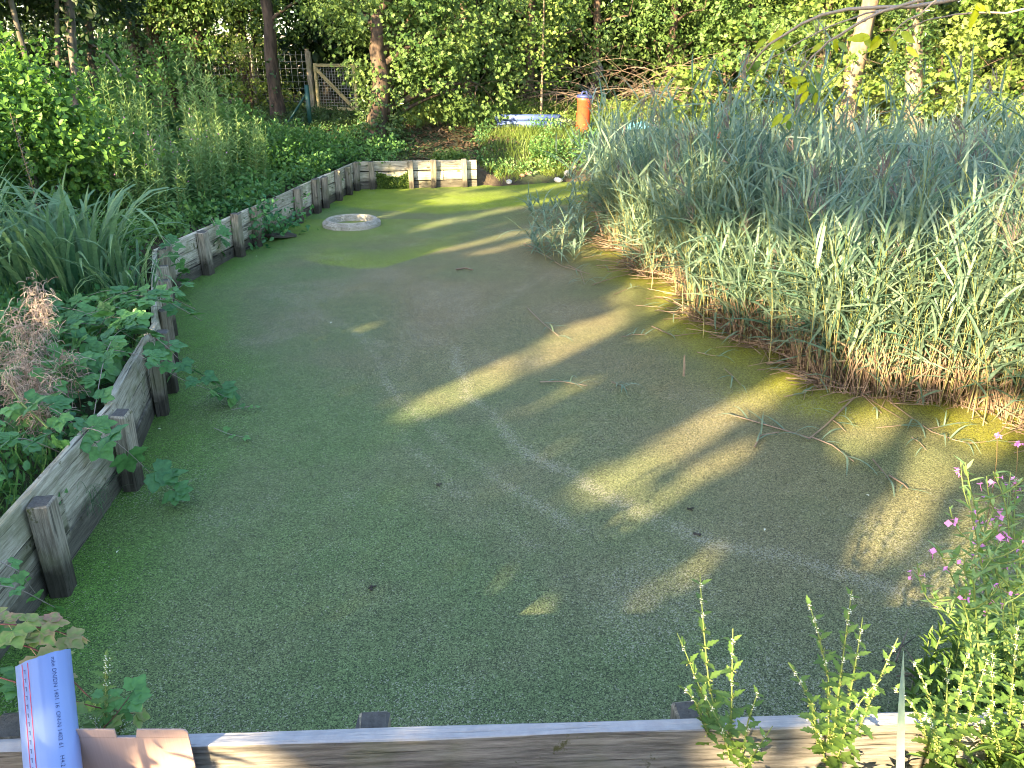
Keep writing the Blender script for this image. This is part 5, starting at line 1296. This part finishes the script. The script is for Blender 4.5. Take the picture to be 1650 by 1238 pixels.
for (x, y, h_, sp, n_, lb) in ((1.66, 2.08, 1.10 , .24, 36, 'leafy willowherb stems filling the right frame edge'), (1.50, 1.86, .62, .22, 26, 'low leafy willowherb behind the right end of the front wall'), (1.9, 2.35, 1.15, .25, 26, 'shaded willowherb stems farther back at the right edge'), (1.72, 1.75, .8, .25, 24, 'leafy stems in the lower right corner')):
    clump('willowherb_clump', lb, 'herb clump', x, y, n_, h_, sp, 'gipsy', lsz=.125, per=44)
# purple scabious-like heads at right
for i, (px_, py_, lb) in enumerate(((1607, 702, 'small purple flower on a thin dark stem by the reed foot'), (1640, 715, 'second small purple flower at the right edge'))):
    p = un(px_, py_, Y=2.6); b0 = np.array((p[0] + .15, 2.7, .1)); root = thing('purple_flower', lb, 'wildflower', b0)
    MB().add(*tube(bez((0, 0, 0), (0, 0, (p[2] - .1) * .7), p - b0, 7), .002, 4)).build('stem', M['brownstem'], root)
    mb = MB(); q = rng.normal(0, .004, (30, 3)); scatter(mb, KITE, q, rvec(30), rvec(30), .012, rng.random(30)); o = mb.build('flower', M['pink'], root); o.location = p - b0
# long grass blade close to the lens
P = np.array([un(1450, 1300, Y=1.05), un(1451, 1150, Y=1.12), un(1456, 1050, Y=1.2)]); o0 = np.array((P[0][0], P[0][1], hz(P[0][0], P[0][1])))
S = np.linspace(0, 1, 8); Q = bez(P[0], P[1], P[2], 8); Q = np.concatenate([[o0], Q]) - o0; wd = np.array([.007, .009, .009, .0085, .008, .007, .0055, .003, .0004])
V = np.stack([Q - np.array([1, 0, 0]) * wd[:, None], Q + np.array([0, .002, 0]), Q + np.array([1, 0, 0]) * wd[:, None]], 1)
gb = MB().add(V.reshape(-1, 3), [(k * 3 + j, k * 3 + j + 1, k * 3 + j + 4, k * 3 + j + 3) for k in range(8) for j in range(2)], .8).mesh('grass_blade', M['reed'], smooth=True)
o = ob('grass_blade', gb); o.location = o0; o.name = 'long_grass'; tag(o, 'single long pale grass blade rising in front of the front wall', 'grass blade')

# unseen nettles and elder out of frame, added to dapple the front wall, box and pipe
clump('nettle_clump', 'unseen nettles added for dapple, left of the standing place', 'herb clump', -.75, .75, 12, .62, .4, 'herb_far', tpl=OVAL, lsz=.10, per=14)
clump('nettle_clump', 'unseen nettles added for dapple, right of the standing place', 'herb clump', .25, .78, 10, .55, .4, 'herb_far', tpl=OVAL, lsz=.10, per=12)
clump('nettle_clump', 'leafy herbs at the foot of the front wall below the gipsywort', 'herb clump', .72, 1.56, 9, .22, .16, 'gipsy', tpl=OVAL, lsz=.075, per=9)
clump('nettle_clump', 'leafy herbs at the foot of the front wall below the bushy gipsywort', 'herb clump', 1.02, 1.58, 10, .24, .18, 'gipsy', tpl=OVAL, lsz=.08, per=9)
clump('nettle_clump', 'leafy herbs at the right end of the front wall', 'herb clump', 1.35, 1.60, 14, .34, .2, 'gipsy', tpl=OVAL, lsz=.08, per=12)
shrub('dapple_elder', 'small unseen elder bush added for dapple, out to the left', -1.95, .70, [(.1, 0, .75, .3, .3, .3), (.25, .1, .5, .3, .3, .25), (-.15, 0, .45, .3, .3, .25)], 46, 'herb', LANCE, .11, per=4)
# twigs and drowned brush by the lower right corner
tw = thing('drowned_branch', 'dark drowned branch with white twigs beside the gipsywort, lower right', 'branch', un(1500, 1110))
for i in range(16):
    a = rng.normal(.1, .5); L_ = rng.uniform(.1, .34); m_ = MB().add(*tube(bez((0, 0, 0), (L_ * .5, 0, rng.uniform(.0, .05)), (L_, 0, rng.normal(.01, .02)), 6), np.linspace(.004, .002, 6), 4)).mesh('twig', M['twig'] if i % 3 else M['darkbark'])
    o = ob('twig', m_, tw); o.location = (rng.uniform(-.22, .05), rng.normal(0, .07), .015 + .03 * rng.random()); o.rotation_euler = (0, 0, a)

# ------------------------------------------------------------------ blue pipe and cardboard box in the foreground
top = un(70, 1060, Y=1.79); bot = un(88, 1260, Y=1.561)
ax = nrm(bot - top); Lp = 1.1; bot = top + ax * Lp
pr_ = thing('plastic_pipe', 'blue grey plastic pipe with red stripe leaning over the front wall, lower left', 'pipe', top)
toward = nrm(np.array((0, 0, HCAM)) - top); sidev = nrm(np.cross(ax, toward)); outv = np.cross(sidev, ax)
PM = Matrix.Identity(4)
for i in range(3): PM[i][0], PM[i][1], PM[i][2], PM[i][3] = ax[i], sidev[i], outv[i], top[i]
pr_.matrix_world = PM                        # local x down the pipe, z towards the viewer, y to one side
rp = .073
V, F = pipe_mesh(rp, Lp, .006, 48)
V[:, 0] += np.where(V[:, 0] < .01, .012 * rng.random(len(V)) * .3 + .10 * V[:, 1] , 0)
pbody = MB().add(V, F).build('body', M['pipe'], pr_, smooth=True)
def on_pipe(x, a, lift=.0006): return np.stack([x, -(rp + lift) * np.sin(a), (rp + lift) * np.cos(a)], 1)
sgn = 1.0 if sidev[0] < 0 else -1.0           # +angle = right in view
def strip(x0, x1, a0, a1, nm, mat, nx=2, na=3, lift=.0006):
    xs_, as_ = np.meshgrid(np.linspace(x0, x1, nx), np.linspace(a0, a1, na)); Q = on_pipe(xs_.ravel(), sgn * as_.ravel(), lift)
    return MB().add(Q, gridfaces(nx, na)).build(nm, M[mat], pbody)
strip(.012, Lp, -.86, -.82, 'red_stripe', 'red_line'); strip(.012, Lp, -.60, -.565, 'red_stripe', 'red_line')
mb = MB()
for i in range(44):
    x0 = .03 + i * .0245; xs_, as_ = np.meshgrid([x0, x0 + .002], [-.79, -.70]); mb.add(on_pipe(xs_.ravel(), sgn * as_.ravel()), gridfaces(2, 2))
    xs_, as_ = np.meshgrid([x0, x0 + .010], [-.74, -.71]); mb.add(on_pipe(xs_.ravel() + .002, sgn * as_.ravel(), .0008), gridfaces(2, 2))
mb.build('scale_marks', M['ink'], pbody)
def text_on_pipe(s, x0, a0, size):
    cu = bpy.data.curves.new('print', 'FONT'); cu.body = s; cu.size = size; cu.resolution_u = 2
    to = bpy.data.objects.new('print', cu); C.objects.link(to); bpy.context.view_layer.update()
    me = bpy.data.meshes.new_from_object(to.evaluated_get(bpy.context.evaluated_depsgraph_get())); bpy.data.objects.remove(to); bpy.data.curves.remove(cu)
    Vt = np.array([v.co[:] for v in me.vertices]); Q = on_pipe(x0 + Vt[:, 0], sgn * (a0 - Vt[:, 1] / rp * -1.0) * 1.0, .0007)
    for v, q in zip(me.vertices, Q): v.co = q
    me.materials.clear(); me.materials.append(M['ink']); return ob('print', me, pbody)
text_on_pipe('mbe DN/DN 1401 16  ON-N 1402 61    H4.2    07.07.26   05:29', .012, .26, .0165)
mb = MB()
for i in range(12):
    if i == 5: continue
    x0 = .415 + i * .0062; xs_, as_ = np.meshgrid([x0, x0 + .0025 + .002 * (i % 2)], np.linspace(.22, .58, 4)); mb.add(on_pipe(xs_.ravel(), sgn * as_.ravel()), gridfaces(2, 4))
for i in range(2):
    x0 = .502 + i * .016; xs_, as_ = np.meshgrid([x0, x0 + .006], np.linspace(.38, .46, 3)); mb.add(on_pipe(xs_.ravel(), sgn * as_.ravel()), gridfaces(2, 3))
mb.build('stamp', M['ink'], pbody)

# cardboard box with one flap standing
ctop = un(300, 1176, Y=1.655); cl = un(122, 1180, Y=1.655)
wbx = ctop[0] - cl[0] + .02; ztop_ = ctop[2]
bx = thing('cardboard_box', 'open cardboard box with a notched flap standing up, beside the blue pipe', 'box', (ctop[0], 1.655, 0)); 
def sheet(outline, th, nm):
    n = len(outline); V = [(x_, 0, z_) for x_, z_ in outline] + [(x_, th, z_) for x_, z_ in outline]
    bm = bmesh.new(); vv = [bm.verts.new(v) for v in V]; bm.faces.new(vv[:n]); bm.faces.new(vv[n:][::-1])
    for i in range(n): bm.faces.new((vv[(i + 1) % n], vv[i], vv[n + i], vv[n + (i + 1) % n]))
    bmesh.ops.recalc_face_normals(bm, faces=bm.faces)
    me = bpy.data.meshes.new(nm); bm.to_mesh(me); bm.free(); me.materials.append(M['card']); return ob(nm, me, bx)
zt = ztop_; fl = -.0
k1 = un(185, 1180, Y=1.655)[0] - ctop[0]; k2 = un(219, 1180, Y=1.655)[0] - ctop[0]; nb = un(200, 1196, Y=1.655)[2]
sheet([(-wbx, zt - .30), (0, zt - .30), (.002, zt - .0335), (-wbx, zt - .0335)], .004, 'panel')
sheet([(k2 - .004, zt - .032), (.001, zt - .032), (.002, zt - .012), (-.004, zt - .003), (-.014, zt), (k2 + .004, zt)], .004, 'flap')
sheet([(-wbx, zt - .032), (k1, zt - .032), (k1, zt), (-wbx, zt)], .004, 'flap')
o = sheet([(-wbx, 0), (0, 0), (0, .26), (-wbx, .26)], .004, 'side'); o.location = (0, -.26, zt - .56)
o = sheet([(-wbx, 0), (0, 0), (0, .26), (-wbx, .26)], .004, 'side'); o.location = (0, .0, zt - .56)
o = sheet([(-.25, 0), (0, 0), (0, .26), (-.25, .26)], .004, 'side'); o.rotation_euler = (0, 0, R(90)); o.location = (0, -.004, zt - .56)
o = sheet([(-.25, 0), (0, 0), (0, .26), (-.25, .26)], .004, 'side'); o.rotation_euler = (0, 0, R(90)); o.location = (-wbx + .004, -.004, zt - .56)
o = sheet([(-wbx, 0), (0, 0), (0, .25), (-wbx, .25)], .004, 'base'); o.rotation_euler = (R(90), 0, 0); o.location = (0, -.002, zt - .555)

# ------------------------------------------------------------------ cherry tree off to the right whose twigs hang into the view
ct = thing('cherry_tree', 'bare drooping cherry twigs with a few yellow green leaves, top right', 'tree', (5.2, 3.4, hz(5.2, 3.4)))
zc = hz(5.2, 3.4)
MB().add(*tube(wobble((0, 0, -.1), (.1, 0, 4.2), 8, .03), np.linspace(.13, .06, 8), 9)).build('trunk', M['bark'], ct, smooth=True)
CL = [simple_leaf(.085, .019, M['cherry'], .06, c) for c in (.3, .6, .9)] + [simple_leaf(.08, .018, M['gipsy'], .06, c) for c in (.2, .5)]
o0 = np.array((5.2, 3.4, zc))
def twig(pl, Y0, Y1, r):
    P = np.array([un(px_, py_, Y=Y0 + (Y1 - Y0) * i / (len(pl) - 1)) for i, (px_, py_) in enumerate(pl)]); t = np.linspace(0, 1, len(P)); tt = np.linspace(0, 1, 16); r = r * 1.05
    Q = np.stack([np.interp(tt, t, P[:, k]) for k in range(3)], 1)
    for _ in range(2): Q[1:-1] = (Q[:-2] + Q[1:-1] * 2 + Q[2:]) / 4
    Q = Q + rng.normal(0, .004, Q.shape)
    MB().add(*tube(Q - o0, np.linspace(r, r * .35, 16), 5)).build('twig', M['greystem'], ct); return Q - o0
TW = [twig([(1900, -150), (1700, -40), (1560, -5), (1450, 15), (1330, 12), (1270, 50), (1215, 95), (1205, 115)], 3.6, 4.3, .012),
      twig([(1900, -170), (1640, -20), (1480, -5), (1400, 25), (1350, 60), (1310, 85), (1290, 118)], 3.6, 4.0, .010),
      twig([(1850, -200), (1600, -60), (1480, 20), (1440, 50), (1432, 62)], 3.5, 3.7, .006), twig([(1900, -120), (1650, 25), (1560, 20), (1500, 30), (1450, 50)], 3.5, 4.1, .006),
      twig([(1450, 12), (1380, 25), (1300, 60), (1240, 95), (1212, 120)], 4.1, 4.4, .005), twig([(1420, 18), (1390, 35), (1345, 65), (1290, 85)], 4.0, 4.1, .004)]
def cleaf(px_, py_, Y, n, sp, near=None):
    for i in range(n):
        p = un(px_ + rng.normal(0, sp), py_ + rng.normal(0, sp * .6), Y=Y) - o0; a = rng.random() * 6.28
        ob('leaf', CL[near if near is not None else rng.integers(5)], ct, mat_from(p, (math.cos(a), .2, -.55 + rng.normal(0, .3)), (rng.normal(0, .4), -.8, .5), rng.uniform(.8, 1.25)))
cleaf(1432, 64, 3.7, 6, 14, 2); cleaf(1395, 60, 3.8, 2, 8, 2); cleaf(1215, 108, 4.3, 4, 9); cleaf(1270, 60, 4.2, 3, 12); cleaf(1335, 70, 4.0, 4, 12); cleaf(1290, 130, 4.0, 8, 16); cleaf(1250, 60, 4.3, 2, 8); cleaf(1575, 8, 3.6, 4, 8, 1); cleaf(1275, 190, 4.0, 3, 10)
mb = MB(); q, d = lobe_points([(0, 0, 4.4, 1.4, 1.2, .9), (.9, .3, 4.0, 1, 1, .8), (-.5, -.9, 4.6, 1.1, 1, .8)], 260); sprays(mb, q, d, OVAL, 7, .35, .08); mb.build('crown', M['maple'], ct)
